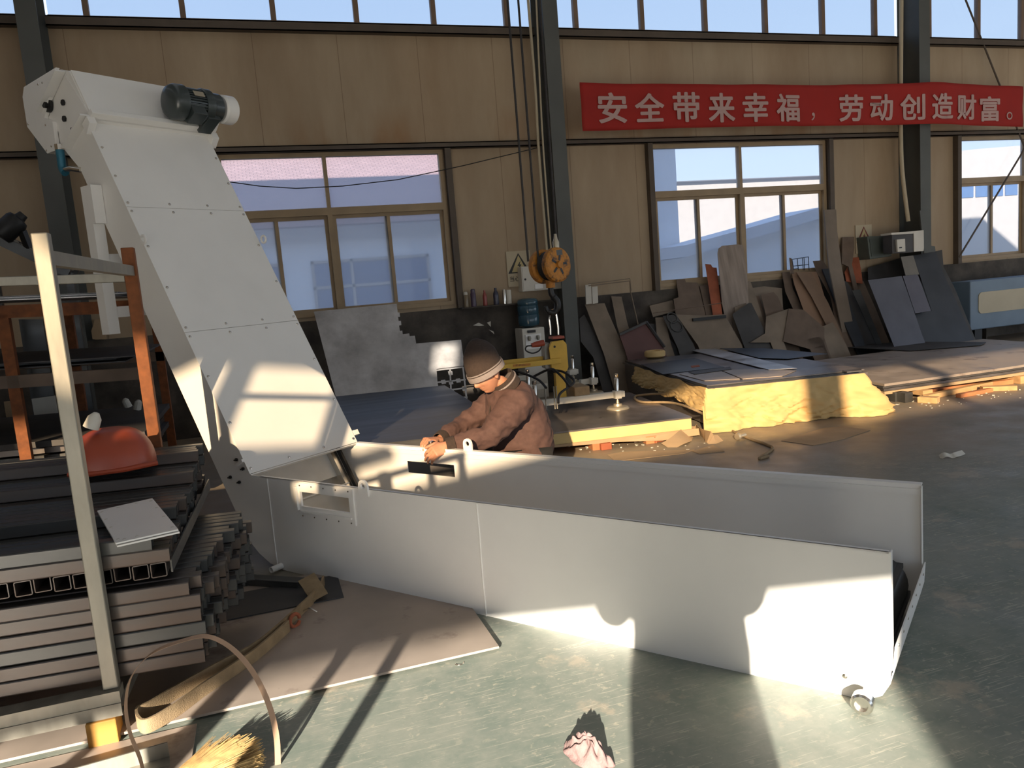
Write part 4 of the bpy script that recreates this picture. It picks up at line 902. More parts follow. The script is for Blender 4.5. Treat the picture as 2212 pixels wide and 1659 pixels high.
# long stack at the right
rs = thing('plate_stack', 'long low stack of brown steel plates at the right on timber blocks', 'stack', (6.1, 6.3, 0))
def E_(o): o.location = (-6.1, -6.3, 0); return o
qq = [Vector((5.98, 6.30, 0)), Vector((7.62, 6.25, 0)), Vector((9.6, 6.3, 0)), Vector((9.8, 8.38, 0)), Vector((6.3, 8.38, 0))]
for z, h, g, mt in ((0.085, 0.03, 0.0, CARD), (0.118, 0.026, 0.01, PLATE), (0.147, 0.022, 0.02, SCRAP_DK), (0.172, 0.026, 0.0, PLATE_BR)):
    E_(MB().prism([p+Vector((0.05 if p.x < 7 else 0, g, z)) for p in qq], (0, 0, h)).build('plate_layer', mt, rs))
loose([(1785, 748), (1960, 738), (2130, 739), (2120, 745), (1965, 757)], 0.214, 0.006, SCRAP_DK, 'dark sheet across the back of the long right-hand stack')
for i, (px, py) in enumerate(((1935, 850), (2192, 800))):
    p = M(px, py, Z=0.0) if i == 0 else Vector((7.85, 6.2, 0))
    p.y = 6.22 if i == 0 else 6.2
    tag(MB().box((p.x-0.06, p.y, 0.03 if i == 0 else 0.0), (p.x+0.07, p.y+1.6, 0.084)).build('timber_block', WOOD, bevel=0.003), ('orange lit timber end under the near corner of the right-hand stack', 'orange lit timber end under the far right of the long stack')[i], 'timber')
for i, (a, b_, w) in enumerate((((1928, 862), (1950, 866), 0.10), ((1953, 860), (1972, 868), 0.10))):
    p = M(*b_, Z=0.0); tag(MB().box((p.x-0.10, p.y, 0), (p.x, p.y+0.35, 0.10)).build('steel_upright', TUBE2), ('left-hand', 'right-hand')[i]+' of two short grey steel blocks beside the paper corner', 'block', 'grey blocks by the paper corner')
woods = [((2000, 858), (2190, 818), 0.07, 0.05, WOOD, 'long pale timber lying in front of the right-hand stack'), ((1985, 862), (2027, 864), 0.10, 0.06, WOOD, 'squat timber block with a pale end by the right-hand stack'),
         ((1992, 845), (2185, 824), 0.06, 0.05, WOOD_R, 'reddish timber close under the edge of the right-hand stack'), ((2070, 855), (2140, 842), 0.06, 0.04, WOOD_R, 'short reddish timber among litter at the right'), ((2120, 840), (2194, 837), 0.09, 0.05, WOOD, 'thick timber with a pale sawn end at the far right'), ((2010, 838), (2170, 812), 0.10, 0.012, CARD, 'flat board tucked beneath the right-hand stack')]
for k, (a, b_, w, h, mt, lab) in enumerate(woods):
    A, B = M(*a, Z=h/2), M(*b_, Z=h/2); tag(MB().bar(A, B, w, h).build('timber', mt, bevel=0.003), lab, 'timber')
# small crumbs on the floor by the stacks
r = random.Random(21); cr = MB()
for _ in range(170):
    x, y = r.choice([(1330+r.gauss(0, 90), 965+r.gauss(0, 8)), (1990+r.gauss(0, 60), 868+r.gauss(0, 8)), (2120+r.gauss(0, 50), 850+r.gauss(0, 6)), (1850+r.gauss(0, 30), 893+r.gauss(0, 5)), (1420+r.gauss(0, 60), 955+r.gauss(0, 7))])
    p = M(x, y, Z=0); s = r.uniform(0.004, 0.014); a = r.uniform(0, 3)
    if p.y < 5.2: continue
    cr.box((-s, -s*0.6, 0), (s, s*0.6, s*0.5), Matrix.Translation(p)@Matrix.Rotation(a, 4, 'Z'))
tag(cr.build('litter_crumbs', CABWHITE), 'white crumbs of litter scattered on the floor along the stacks', 'litter', kind='stuff')
# litter worth naming
def flat(pts, mt, lab, nm, cat, th=0.004, z=0.0):
    P = [M(x, y, Z=z) for x, y in pts]; return tag(MB().prism([p+Vector((0, 0, 0.0005)) for p in P], (0, 0, th)).build(nm, mt), lab, cat)
flat([(1312, 983), (1345, 977), (1500, 972), (1480, 980), (1330, 997)], CARD, 'long torn brown card strip on the floor behind the trough', 'cardboard_strip', 'card')
flat([(1495, 975), (1540, 962), (1565, 976), (1510, 981)], CARD, 'small brown card scrap on the floor behind the trough', 'cardboard_scrap', 'card')
flat([(1688, 953), (1780, 925), (1825, 922), (1880, 930), (1820, 950), (1757, 963)], CARD, 'wide brown cardboard sheet on the floor in front of the yellow paper', 'cardboard_sheet', 'card')
for k, (px, py, w, lab) in enumerate(((1300, 967, 0.10, 'left-hand rusty brick lump by the low stack'), (1410, 951, 0.11, 'right-hand rusty brick lump by the low stack'))):
    p = M(px, py, Z=0); tag(MB().box((-w/2, -0.035, 0), (w/2, 0.035, 0.06), Matrix.Translation(p+Vector((0, -0.08, 0)))@Matrix.Rotation(0.3*k-0.1, 4, 'Z')).build('brick', SCRAP_RED, bevel=0.006), lab, 'brick', 'brick lumps by the low stack')
p = M(1592, 952, Z=0); tag(MB().lathe([(0, 0), (0.03, 0.0), (0.035, 0.02), (0.02, 0.05), (0.02, 0.1), (0, 0.1)], p+Vector((0, 0, 0.036)), (1, 0.2, 0.0), 12).build('pipe_fitting', BRASS, smooth=True), 'small pale pipe fitting on the floor by the yellow paper', 'fitting')
tb = MB(); tb.strip(bez([M(1440, 965, Z=0.004), M(1475, 945, Z=0.05), M(1500, 930, Z=0.02), M(1530, 948, Z=0.03), M(1560, 950, Z=0.006)], 6), (0.2, 0.9, 0.4), 0.14, 0.003)
tag(tb.build('torn_paper', CARD, smooth=True), 'torn tan paper heap at the corner of the low stack', 'paper')
hs = MB(); hs.tube(bez([M(1485, 852, Z=0.23), M(1440, 850, Z=0.22), M(1375, 855, Z=0.212), M(1385, 868, Z=0.212), M(1450, 870, Z=0.215), M(1500, 885, Z=0.225), M(1545, 910, Z=0.012), M(1600, 940, Z=0.012), M(1655, 960, Z=0.012), M(1668, 970, Z=0.012), M(1640, 990, Z=0.012), M(1660, 985, Z=0.012)], 8), 0.012, 8)
tag(hs.build('air_hose', BELT, smooth=True), 'thin brown hose looped on the low stack and trailing onto the floor', 'hose')
ws = MB(); ws.strip(bez([M(2030, 988, Z=0.004), M(2042, 982, Z=0.03), M(2055, 985, Z=0.012), M(2065, 982, Z=0.02), M(2082, 977, Z=0.01)], 6), (0.1, 0.6, 0.5), 0.04, 0.002)
tag(ws.build('plastic_strip', CABWHITE, smooth=True), 'curled white plastic strip on the bare floor at the right', 'strip')
# ------------------------------------------------------------------ laser cut remnant sheet leaning at the far wall behind the dark stack
YS, ZS, KS = 8.32, 0.0, 0.62
nS = Vector((0, 1, -KS)).normalized()
def SP_(x, y): return MP(x, y, (0, YS, ZS), nS)
outline = [(678, 673), (857, 656), (859, 675), (863, 675), (864, 684), (860, 684), (861, 693), (866, 693), (867, 702), (862, 703), (864, 715), (869, 714), (870, 722), (884, 720), (885, 726), (896, 725), (899, 742), (996, 734), (1001, 772)]
low = [(1001, 793), (942, 800), (946, 812)]
bs_ = MB(); sh_ = thing('remnant_sheet', 'large bright laser cut remnant sheet with notched edge leaning at the far wall', 'sheet', (1.2, YS, 0))
def H_(o): o.location = (-1.2, -YS, 0); return o
P = [SP_(*t) for t in outline+[(1001, 790), (943, 797), (945, 826), (950, 900)]]
bl = SP_(735, 862)
P += [Vector((SP_(950, 900).x, YS, 0.0)) if SP_(950, 900).z > 0 else SP_(950, 900), Vector((bl.x, YS, 0.0))]
H_(bs_.prism([p for i, p in enumerate(P) if i < len(outline)+3]+[Vector((P[len(outline)+2].x, YS, 0)), Vector((bl.x, YS, 0))], nS*0.004).build('sheet_body', SHEET, sh_))
wb_ = MB()
for ln in ([(972, 797), (975, 858)], [(1000, 793), (1008, 862)], [(945, 826), (1006, 820)], [(948, 845), (1008, 838)], [(955, 862), (1010, 858)], [(942, 800), (1001, 793)]):
    a, b_ = SP_(*ln[0]), SP_(*ln[1]); wb_.bar(a, b_, 0.018, 0.004, nS)
H_(wb_.build('web_strips', SHEET, sh_))
nb = MB()
for px, py in ((973, 806), (974, 826), (976, 846), (990, 822), (958, 825), (1003, 840), (985, 859)):
    p = SP_(px, py); nb.box((-0.025, -0.002, -0.025), (0.025, 0.002, 0.025), Matrix.Translation(p)@nS.to_track_quat('Y', 'Z').to_matrix().to_4x4())
H_(nb.build('web_nodes', SHEET, sh_))
# ------------------------------------------------------------------ banner with printed slogan
bn = thing('slogan_banner', 'long red cloth banner with pale printed characters across the upper wall', 'banner', (8, 9.36, 3.67))
def B_(o): o.location = (-8, -9.36, -3.67); return o
def ban_y(x): return 9.355+0.02*math.sin(x*1.7)+0.012*math.sin(x*4.1+1)-(0.03*math.exp(-((x-9.87)/0.5)**2))
def ban_edge(x, top):
    if top: return 3.985-0.030*math.sin(max(0, min(1, (x-4.2)/5.6))*math.pi)-(0.045*max(0, (x-9.9)/1.85))
    return 3.385+0.015*math.sin(max(0, min(1, (x-4.2)/5.6))*math.pi)-(0.06*max(0, (x-9.9)/1.85))
g = MB(); g.grid(lambda u, v: (4.20+7.56*u, ban_y(4.20+7.56*u)+0.006*math.sin(u*60+v*9), ban_edge(4.20+7.56*u, False)*(1-v)+ban_edge(4.20+7.56*u, True)*v), 120, 12)
B_(g.build('cloth', BANNERM, bn, smooth=True, angle=180, solid=0.002))
def glyph(ch, cx, cz, w, h, y, off=0.032):
    c = bpy.data.curves.new('glyph', 'FONT'); c.body = ch; c.size = 1.0; c.offset = 0.0; c.extrude = 0.0; c.resolution_u = 3
    o = bpy.data.objects.new('glyph', c); COL.objects.link(o)
    me = bpy.data.meshes.new_from_object(o.evaluated_get(bpy.context.evaluated_depsgraph_get()))
    bpy.data.objects.remove(o); bpy.data.curves.remove(c)
    xs = [v.co.x for v in me.vertices]; ys = [v.co.y for v in me.vertices]
    x0, x1, y0, y1 = min(xs), max(xs), min(ys), max(ys)
    vs = []
    for v in me.vertices:
        X = cx+((v.co.x-x0)/(x1-x0)-0.5)*w; Z = cz+((v.co.y-y0)/(y1-y0)-0.5)*h
        vs.append((X, y(X) if callable(y) else y, Z))
    f0 = [list(p.vertices) for p in me.polygons]; bpy.data.meshes.remove(me)
    if off <= 0.005: return vs, f0
    out, fs, nv = [], [], len(vs); o_ = off*h       # heavier strokes: the outline repeated slightly offset
    for q, (dx, dz) in enumerate(((0, 0), (1, 0), (-1, 0), (0, 1), (0, -1), (.7, .7), (-.7, .7), (.7, -.7), (-.7, -.7))):
        out += [(X+dx*o_, Y-0.0002*q, Z+dz*o_*0.8) for X, Y, Z in vs]; fs += [[i+q*nv for i in f] for f in f0]
    return out, fs
for ch, px, py, w, h in (('安', 1325, 232, 0.40, 0.37), ('全', 1404, 232, 0.40, 0.35), ('带', 1482, 232, 0.39, 0.37), ('来', 1558, 233, 0.39, 0.37), ('幸', 1630, 233, 0.39, 0.37), ('福', 1702, 233, 0.39, 0.36), ('，', 1759, 251, 0.06, 0.11),
                        ('劳', 1840, 233, 0.40, 0.36), ('动', 1905, 232, 0.40, 0.36), ('创', 1969, 232, 0.41, 0.36), ('造', 2030, 231, 0.39, 0.36), ('财', 2086, 232, 0.40, 0.36), ('富', 2139, 235, 0.39, 0.36), ('。', 2181, 250, 0.12, 0.12)):
    p = M(px, py, Y=9.345)
    vs, fs = glyph(ch, p.x, p.z, w, h, lambda X: ban_y(X)-0.012, 0.030 if ch not in '，。' else 0.004)
    B_(MB().add(vs, fs).build('printed_character', BTEXT, bn))
# ------------------------------------------------------------------ things on the far wall
def onwall(pts, y, th, mt, nm, par=None, bevel=0.0):
    P = [M(x, yy, Y=y) for x, yy in pts]; return MB().prism(P, (0, th, 0)).build(nm, mt, par, bevel=bevel)
SIGNBG = mat('faded_sign_sheet', (0.50, 0.42, 0.29), 0.7, var=0.05); SIGNK = mat('sign_black', (0.03, 0.028, 0.026), 0.6)
SIGNY = mat('sign_yellow', (0.50, 0.40, 0.20), 0.7); SIGNR = mat('sign_dark_red', (0.18, 0.035, 0.03), 0.7)
def warn(c, h, lab, txt, edge, par_w=1.0):
    t = thing('warning_sign', lab, 'sign', c)
    def k(o): o.location = tuple(-q for q in c); return o
    x, y, z = c
    k(MB().box((x-0.6*h, y, z-0.95*h), (x+0.6*h, y+0.008, z+0.72*h)).build('sign_sheet', SIGNBG, t))
    tri = lambda s, yy, th: MB().prism([(x-0.56*h*s, yy, z-0.32*h-0.16*h*(s-1)), (x+0.56*h*s, yy, z-0.32*h-0.16*h*(s-1)), (x, yy, z+0.62*h+0.32*h*(s-1))], (0, th, 0))
    k(tri(1.0, y-0.003, 0.003).build('triangle_border', edge, t)); k(tri(0.68, y-0.005, 0.002).build('triangle_field', SIGNY, t))
    b = MB(); b.prism([(x+0.10*h, y-0.007, z+0.28*h), (x-0.08*h, y-0.007, z+0.02*h), (x+0.01*h, y-0.007, z+0.02*h), (x-0.05*h, y-0.007, z-0.22*h), (x+0.12*h, y-0.007, z+0.08*h), (x+0.03*h, y-0.007, z+0.08*h)], (0, 0.002, 0)); k(b.build('lightning_bolt', edge, t))
    vs, fs = glyph(txt, x, z-0.58*h, 1.0*h, 0.24*h, y-0.004, 0.01); k(MB().add(vs, fs).build('sign_text', edge, t))
p = M(1121, 575, Y=9.83); warn((p.x, 9.83, p.z), 0.28, 'faded triangular warning sign beside the grey switch box near the middle window wall', '当心触电', SIGNK)
p = M(1866, 512, Y=9.83); warn((p.x, 9.83, p.z), 0.26, 'faded triangular warning sign behind the leaning scrap plates', '当心触电', SIGNR)
bx = thing('switch_box', 'cream switch box on the wall behind the hook block', 'box', (3.63, 9.7, 1.56))
def X_(o): o.location = (-3.63, -9.7, -1.56); return o
X_(MB().box((3.33, 9.68, 1.40), (3.97, 9.85, 1.73)).build('body', CABWHITE, bx, bevel=0.006))
X_(MB().box((3.345, 9.672, 1.415), (3.70, 9.68, 1.715)).build('door', CABWHITE, bx)); X_(MB().cyl((3.375, 9.664, 1.56), (3.375, 9.672, 1.56), 0.014, 12).build('lock', BLACK, bx))
X_(MB().box((3.50, 9.655, 1.425), (3.61, 9.672, 1.485)).build('label_plate', WHITE, bx))
# bottles on the sill ledge
led = MB().box((2.48, 9.66, 1.245), (3.72, 9.80, 1.262)).build('trim_40', DIRTY); struct(led)
def bottle(px, h, r, mt, capm, lab, shape):
    p = M(px, 663, Y=9.73); c = Vector((p.x, 9.73, 1.262))
    t = thing('drink_bottle', lab, 'bottle', c, group='bottles on the wall ledge')
    if shape == 'can': prof = [(0, 0), (r, 0), (r, h*0.96), (r*0.9, h), (0, h)]; cap = None
    elif shape == 'flask': prof = [(0, 0), (r*0.95, 0.0), (r, 0.02), (r, h*0.72), (r*0.8, h*0.80), (0, h*0.80)]; cap = [(r*0.82, h*0.80), (r*0.82, h*0.95), (r*0.5, h), (0, h)]
    else: prof = [(0, 0), (r*0.9, 0), (r, 0.015), (r*0.92, h*0.3), (r, h*0.55), (r*0.85, h*0.7), (r*0.4, h*0.86), (r*0.38, h*0.9), (0, h*0.9)]; cap = [(r*0.45, h*0.9), (r*0.45, h), (0, h)]
    MB().lathe(prof, (0, 0, 0), (0, 0, 1), 18).build('bottle_body', mt, t, smooth=True)
    if cap: MB().lathe(cap, (0, 0, 0), (0, 0, 1), 18).build('bottle_cap', capm, t, smooth=True)
BTEA = mat('tea_bottle', (0.20, 0.15, 0.09), 0.2); BPUR = mat('purple_bottle', (0.075, 0.05, 0.085), 0.3); BRED = mat('red_bottle', (0.30, 0.06, 0.05), 0.3); BNAV = mat('navy_bottle', (0.045, 0.045, 0.075), 0.3)
bottle(1008, 0.20, 0.032, BTEA, CABWHITE, 'tea bottle with a pale lid, first from the window on the ledge', 'flask')
bottle(1024, 0.23, 0.036, BPUR, BPUR, 'tall purple flask with a loop lid on the wall ledge', 'flask')
bottle(1049, 0.20, 0.030, BRED, BRED, 'red drink bottle in the middle of the wall ledge', 'b')
bottle(1073, 0.22, 0.038, BNAV, BNAV, 'wide navy bottle on the wall ledge', 'b')
bottle(1091, 0.19, 0.026, BRIGHT, BRIGHT, 'slim bright steel flask on the wall ledge', 'can')
bottle(1101, 0.18, 0.034, CABWHITE, CABWHITE, 'white and silver can at the right end of the ledge', 'can')
# water dispenser
wd_ = thing('water_dispenser', 'white water dispenser with a blue bottle against the dark plinth', 'dispenser', (3.34, 9.55, 0))
def V_(o): o.location = (-3.34, -9.55, 0); return o
V_(MB().box((3.19, 9.42, 0.0), (3.50, 9.72, 0.93)).build('body', CABWHITE, wd_, bevel=0.012))
V_(MB().box((3.225, 9.405, 0.66), (3.44, 9.42, 0.85)).build('tap_panel', WHITE, wd_)); V_(MB().box((3.26, 9.40, 0.87), (3.37, 9.42, 0.905)).build('display', BLACK, wd_))
for x in (3.27, 3.39): V_(MB().lathe([(0.02, 0), (0.024, 0.03), (0.014, 0.06), (0, 0.06)], (x, 9.385, 0.83), (0, -0.2, -1), 12).build('tap', GALV, wd_, smooth=True))
WB = bpy.data.materials.new('blue_water_bottle'); WB.use_nodes = True; q = WB.node_tree.nodes['Principled BSDF']; q.inputs['Base Color'].default_value = (0.05, 0.11, 0.15, 1); q.inputs['Roughness'].default_value = 0.12; q.inputs['Transmission Weight'].default_value = 0.25
bt = MB(); bt.lathe([(0.05, 0.0), (0.13, 0.03), (0.14, 0.06), (0.14, 0.16), (0.132, 0.17), (0.14, 0.18), (0.14, 0.28), (0.132, 0.29), (0.14, 0.30), (0.138, 0.35), (0.12, 0.375), (0.06, 0.385), (0, 0.385)], (3.345, 9.57, 0.93), (0, 0, 1), 28); V_(bt.build('water_bottle', WB, wd_, smooth=True, angle=50))
# papers and stains on the plinth
for k, pts in enumerate(([(1052, 697), (1060, 694), (1060, 706)], [(1022, 703), (1034, 697), (1046, 703), (1036, 704)], [(1056, 712), (1066, 716), (1068, 722)])):
    o = onwall(pts, 9.797, 0.004, CABWHITE, 'paper_scrap'); tag(o, ('upright', 'wide', 'slanting')[k]+' white scrap of paper stuck on the dark plinth left of the dispenser', 'paper', 'scraps stuck on the plinth')
# overhead cable, brace rods
tag(MB().tube([M(440, 385, Y=9.6), M(560, 402, Y=9.6), M(640, 407, Y=9.6), M(740, 402, Y=9.6), M(860, 388, Y=9.6), M(1000, 358, Y=9.6), M(1166, 318, Y=9.6)], 0.006, 6).build('hanging_cable', BLACK, smooth=True), 'thin black cable sagging across the left window', 'cable')
tag(MB().tube([M(2082, -10, Y=9.75), M(2160, 185, Y=9.75), M(2235, 372, Y=9.75)], 0.014, 8).build('brace_rod', GIRT, smooth=True), 'thin brace rod slanting down to the right above the right window', 'rod')
tag(MB().tube([M(2240, 262, Y=9.75), M(2205, 335, Y=9.75), M(2072, 555, Y=9.75)], 0.014, 8).build('brace_rod', GIRT, smooth=True), 'thin brace rod crossing the right window downwards to the left', 'rod')
# conduits by the columns
for nm, pts, rr, lab in (('conduit', [(1140, -10), (1157, 200), (1164, 330), (1183, 560), (1185, 590)], 0.018, 'tan conduit running down the left side of the middle column'),
                         ('conduit', [(1158, -10), (1167, 200), (1175, 340), (1192, 560)], 0.012, 'slimmer tan cable beside the conduit at the middle column'),
                         ('conduit', [(1947, -10), (1946, 180), (1946, 300), (1950, 380), (1962, 478)], 0.030, 'tan conduit ending above the black box by the right column')):
    tag(MB().tube(bez([M(x, y, Y=9.55 if rr > 0.013 else 9.5) for x, y in pts], 5), rr, 10).build(nm, SIGNBG, smooth=True), lab, 'conduit')
# ------------------------------------------------------------------ leaning scrap plates along the far wall
def lean(nm, pts, mt, lab, y0=9.0, z0=0.0, k=0.55, th=0.006, cat='plate', drop=True, bevel=0.0):
    n = Vector((0, 1, -k)).normalized()
    for _ in range(3):      # keep the top edge just clear of the plinth and wall
        P = [MP(x, y, (0, y0, z0), n) for x, y in pts]; ex = max(max(p.y for p in P if p.z < 1.3), max(p.y for p in P)-0.05)-9.77+th if any(p.z < 1.3 for p in P) else max(p.y for p in P)-9.82+th
        if ex <= 0: break
        y0 -= ex
    if drop:     # carry the foot of the plate down its own slope to the ground
        m_ = len(P); i = min(range(m_), key=lambda q: P[q].z+P[(q+1) % m_].z); j = (i+1) % m_
        dn = lambda p: p+Vector((0, -k*(p.z-0.003), -(p.z-0.003)))
        P = P[:i+1]+[dn(P[i]), dn(P[j])]+P[i+1:]
    o = MB().prism(P, n*th).build(nm, mt); return tag(o, lab, cat)
Z6 = lambda pts: [(1240+x/4.096, 420+y/4.096) for x, y in pts]
Z7 = lambda pts: [(1672+x/4.096, 420+y/4.096) for x, y in pts]
lean('scrap_plate', Z6([(95, 970), (270, 962), (300, 1040), (455, 1390), (265, 1412)]), SCRAP_TAN, 'tan plate leaning just right of the middle column', 8.95)
lean('scrap_plate', Z6([(48, 1100), (90, 1060), (265, 1412), (170, 1440), (60, 1300)]), SCRAP_DK, 'dark plate leaning against the middle column foot', 9.02)
lean('short_board', Z6([(100, 800), (150, 795), (158, 965), (108, 972)]), CABWHITE, 'left-hand short pale board standing above the tan plate', 9.2, 0.3, 0.4, 0.02, 'board', False)
lean('short_board', Z6([(158, 818), (208, 812), (214, 958), (166, 968)]), CABWHITE, 'right-hand short pale board standing above the tan plate', 9.2, 0.3, 0.4, 0.02, 'board', False)
wf = MB(); q = [MP(x, y, (0, 9.1, 0.3), (0, 1, -0.4)) for x, y in Z6([(130, 808), (490, 765), (500, 860), (610, 1340)])]
wf.tube(q, 0.008, 6); q2 = [MP(x, y, (0, 9.1, 0.3), (0, 1, -0.4)) for x, y in Z6([(130, 790), (495, 745), (505, 850)])]; wf.tube(q2, 0.007, 6)
tag(wf.build('rod_guard', SCRAP_TAN, smooth=True), 'thin rod frame leaning between the column and the middle window', 'frame')
lean('scrap_plate', Z6([(400, 1240), (640, 1128), (790, 1340), (450, 1375)]), mat('dark_red_scrap', (0.12, 0.055, 0.05), 0.6), 'dark red plate low beside the tan plate', 8.85)
fr = MB(); n = Vector((0, 1, -0.55)).normalized(); F = [MP(x, y, (0, 8.83, 0.0), n) for x, y in Z6([(400, 1240), (640, 1128), (800, 1350)])]
fr.bar(F[0], F[1], 0.03, 0.03); fr.bar(F[1], F[2], 0.03, 0.03); tag(fr.build('angle_iron', SCRAP_DK), 'dark angle frame around the dark red plate', 'frame')
lean('scrap_plate', Z6([(668, 985), (870, 935), (905, 1030), (700, 1085)]), SCRAP_TAN, 'pale tan plate tilted behind the plate with ring marks', 9.15, drop=False)
rp = lean('scrap_plate', Z6([(785, 1078), (900, 1058), (1060, 1330), (915, 1352)]), SCRAP_DK, 'dark plate with two round ring marks', 8.82)
for cx, cy, rr in ((868, 1092, 0.075), (905, 1165, 0.085)):
    c = MP(*Z6([(cx, cy)])[0], (0, 8.815, 0.0), n); x_, y_, _ = frame_to(n); MB().tube(arc(c, rr, 0, 2*math.pi*23/24, 23, x_, y_), 0.01, 6, closed=True).build('ring_mark', TUBE2, rp, smooth=True)
lean('scrap_plate', Z6([(905, 750), (980, 748), (990, 778), (1095, 780), (1165, 1070), (900, 1062), (880, 925), (925, 910)]), SCRAP_BR, 'big brown plate with a stepped top left of the middle window', 9.12)
lean('scrap_plate', Z6([(900, 1062), (1165, 1070), (1330, 1060), (1480, 1320), (1100, 1340), (1000, 1200)]), SCRAP_TAN, 'wide low tan brown plate with a small square hole', 8.86)
lean('batten_frame', Z6([(1112, 808), (1190, 798), (1260, 1070), (1170, 1070)]), SCRAP_BR, 'narrow brown framed plate beside the orange plate', 9.05, th=0.02)
lean('scrap_plate', Z6([(1162, 615), (1212, 620), (1225, 645), (1262, 648), (1312, 1062), (1228, 1066)]), SCRAP_RED, 'orange stepped plate standing up in front of the middle window', 9.08, k=0.45)
lean('scrap_plate', Z6([(1272, 520), (1280, 478), (1310, 455), (1440, 442), (1490, 445), (1500, 470), (1535, 750), (1545, 960), (1310, 960)]), mat('grey_brown_streaked_plate', (0.30, 0.235, 0.19), 0.65, var=0.25, scale=4, stretch=(4, 1, 0.4)), 'tall grey brown plate with rounded top corners at the middle window', 9.22, k=0.28, th=0.012)
lean('scrap_plate', Z6([(1350, 770), (1560, 768), (1610, 900), (1700, 1190), (1420, 1240)]), SCRAP_TAN, 'tan plate under the middle window sill', 9.0)
lean('scrap_plate', Z6([(1400, 1060), (1545, 960), (1570, 960), (1692, 1215), (1472, 1252)]), SCRAP_DK, 'dark grey square plate leaning low in the middle of the scrap', 8.87)
lean('short_board', Z6([(1420, 1000), (1520, 960), (1555, 1050), (1430, 1065)]), SCRAP_TAN, 'small tan board wedged behind the dark grey square plate', 8.93, drop=False, cat='board')
lean('scrap_plate', Z6([(1655, 890), (1765, 862), (1800, 900), (1900, 1120), (1780, 1225), (1700, 1080)]), SCRAP_BR, 'brown plate with two dark notches right of the dark square plate', 8.95)
lean('scrap_plate', Z6([(1700, 1080), (1900, 1010), (1920, 1150), (1850, 1290), (1740, 1310), (1560, 1310), (1690, 1230)]), SCRAP_TAN, 'curved tan plate low at the centre of the scrap row', 8.84)
lean('scrap_plate', Z6([(1840, 690), (1910, 682), (1935, 830), (2030, 1020), (1950, 1040), (1870, 860)]), SCRAP_BR, 'narrow brown plate at the right half of the middle window', 9.08)
lean('scrap_plate', Z6([(1905, 560), (1925, 565), (1945, 700), (1920, 700)]), SCRAP_BR, 'short brown upright post beside the wire basket', 9.2, drop=False)
wbk = MB(); n5 = Vector((0, 1, -0.4)).normalized(); g5 = lambda x, y: MP(*Z6([(x, y)])[0], (0, 9.2, 0.0), n5)
for a, b_ in (((1910, 578), (2075, 552)), ((1925, 635), (2075, 620)), ((1950, 660), (1985, 655)), ((1975, 572), (1985, 670)), ((2022, 565), (2028, 670)), ((2035, 563), (2040, 670)), ((2072, 552), (2080, 672)), ((1930, 580), (1945, 668))): wbk.tube([g5(*a), g5(*b_)], 0.006, 5)
tag(wbk.build('wire_basket', BLACK), 'small black wire grid sticking up at the middle window', 'grid')
lean('scrap_plate', Z6([(1925, 690), (2145, 682), (2175, 760), (2215, 900), (2215, 1180), (2100, 1160), (2030, 1020), (1950, 800)]), mat('warm_brown_plate', (0.26, 0.155, 0.095), 0.7, var=0.15, scale=3), 'large warm brown plate below the right end of the middle window', 8.98)
lean('scrap_plate', Z6([(1900, 1010), (2030, 1020), (2215, 1180), (2215, 1330), (2090, 1370), (1850, 1300)]), SCRAP_BR, 'low brown plate at the foot of the large warm brown plate', 8.82)
lean('scrap_plate', Z7([(345, 590), (430, 582), (470, 640), (560, 900), (600, 1100), (545, 1130), (500, 900), (380, 690)]), SCRAP_BR, 'tilted brown plate with a dark top edge right of the middle window', 9.02)
lean('tall_plank', Z7([(445, 135), (550, 132), (560, 330), (602, 660), (490, 652), (465, 400)]), mat('tall_grey_brown_plank', (0.20, 0.155, 0.115), 0.7), 'tallest grey brown plank beside the middle window jamb', 9.12, k=0.25, th=0.02, cat='plank')
lean('tall_plank', Z7([(605, 378), (710, 374), (712, 470), (690, 620), (660, 640), (600, 612)]), SCRAP_BR, 'shorter brown plank leaning left of the warning sign', 9.25, k=0.3, th=0.02, cat='plank')
lean('scrap_plate', Z7([(690, 560), (750, 555), (775, 700), (785, 790), (640, 770), (625, 690)]), SCRAP_RED, 'rust red plate below the warning sign', 9.12, drop=False)
lean('dark_plank', Z7([(428, 660), (525, 652), (560, 760), (660, 930), (790, 1290), (710, 1330), (560, 1000)]), SCRAP_NAVY, 'long dark plank leaning in the middle of the right-hand scrap', 8.95, th=0.02, cat='plank')
lean('scrap_plate', Z7([(560, 770), (640, 765), (800, 1020), (940, 1310), (790, 1330), (660, 960)]), SCRAP_DK, 'dark plate between the long dark plank and the blue grey panels', 9.0)
lean('scrap_plate', Z7([(640, 770), (790, 765), (900, 1010), (1020, 1305), (930, 1320), (780, 1020)]), SCRAP_BR, 'dark brown plate directly left of the blue grey panels', 9.05)
lean('blue_grey_panel', Z7([(832, 758), (1130, 722), (1180, 860), (1310, 1242), (1035, 1275)]), SCRAP_BLUE, 'large pale blue grey panel leaning at the front of the right-hand scrap', 8.50, k=0.5)
lean('blue_grey_panel', Z7([(1140, 722), (1272, 708), (1390, 1030), (1250, 1052)]), mat('violet_grey_scrap', (0.15, 0.145, 0.175), 0.5, 0.4, var=0.1, scale=3), 'narrower blue grey panel beside the large pale one', 8.54, k=0.5, drop=False)
lean('blue_grey_panel', Z7([(1122, 552), (1232, 540), (1285, 708), (1165, 718)]), mat('grey_tan_panel', (0.20, 0.18, 0.155), 0.6), 'small grey tan panel above the narrower blue grey panel', 8.58, k=0.5, drop=False)
lean('slate_panel', Z7([(1232, 540), (1430, 505), (1500, 700), (1775, 1300), (1290, 1310), (1250, 1060), (1395, 1030)]), SCRAP_NAVY, 'big slate blue panel at the right end of the scrap', 8.64, k=0.5)
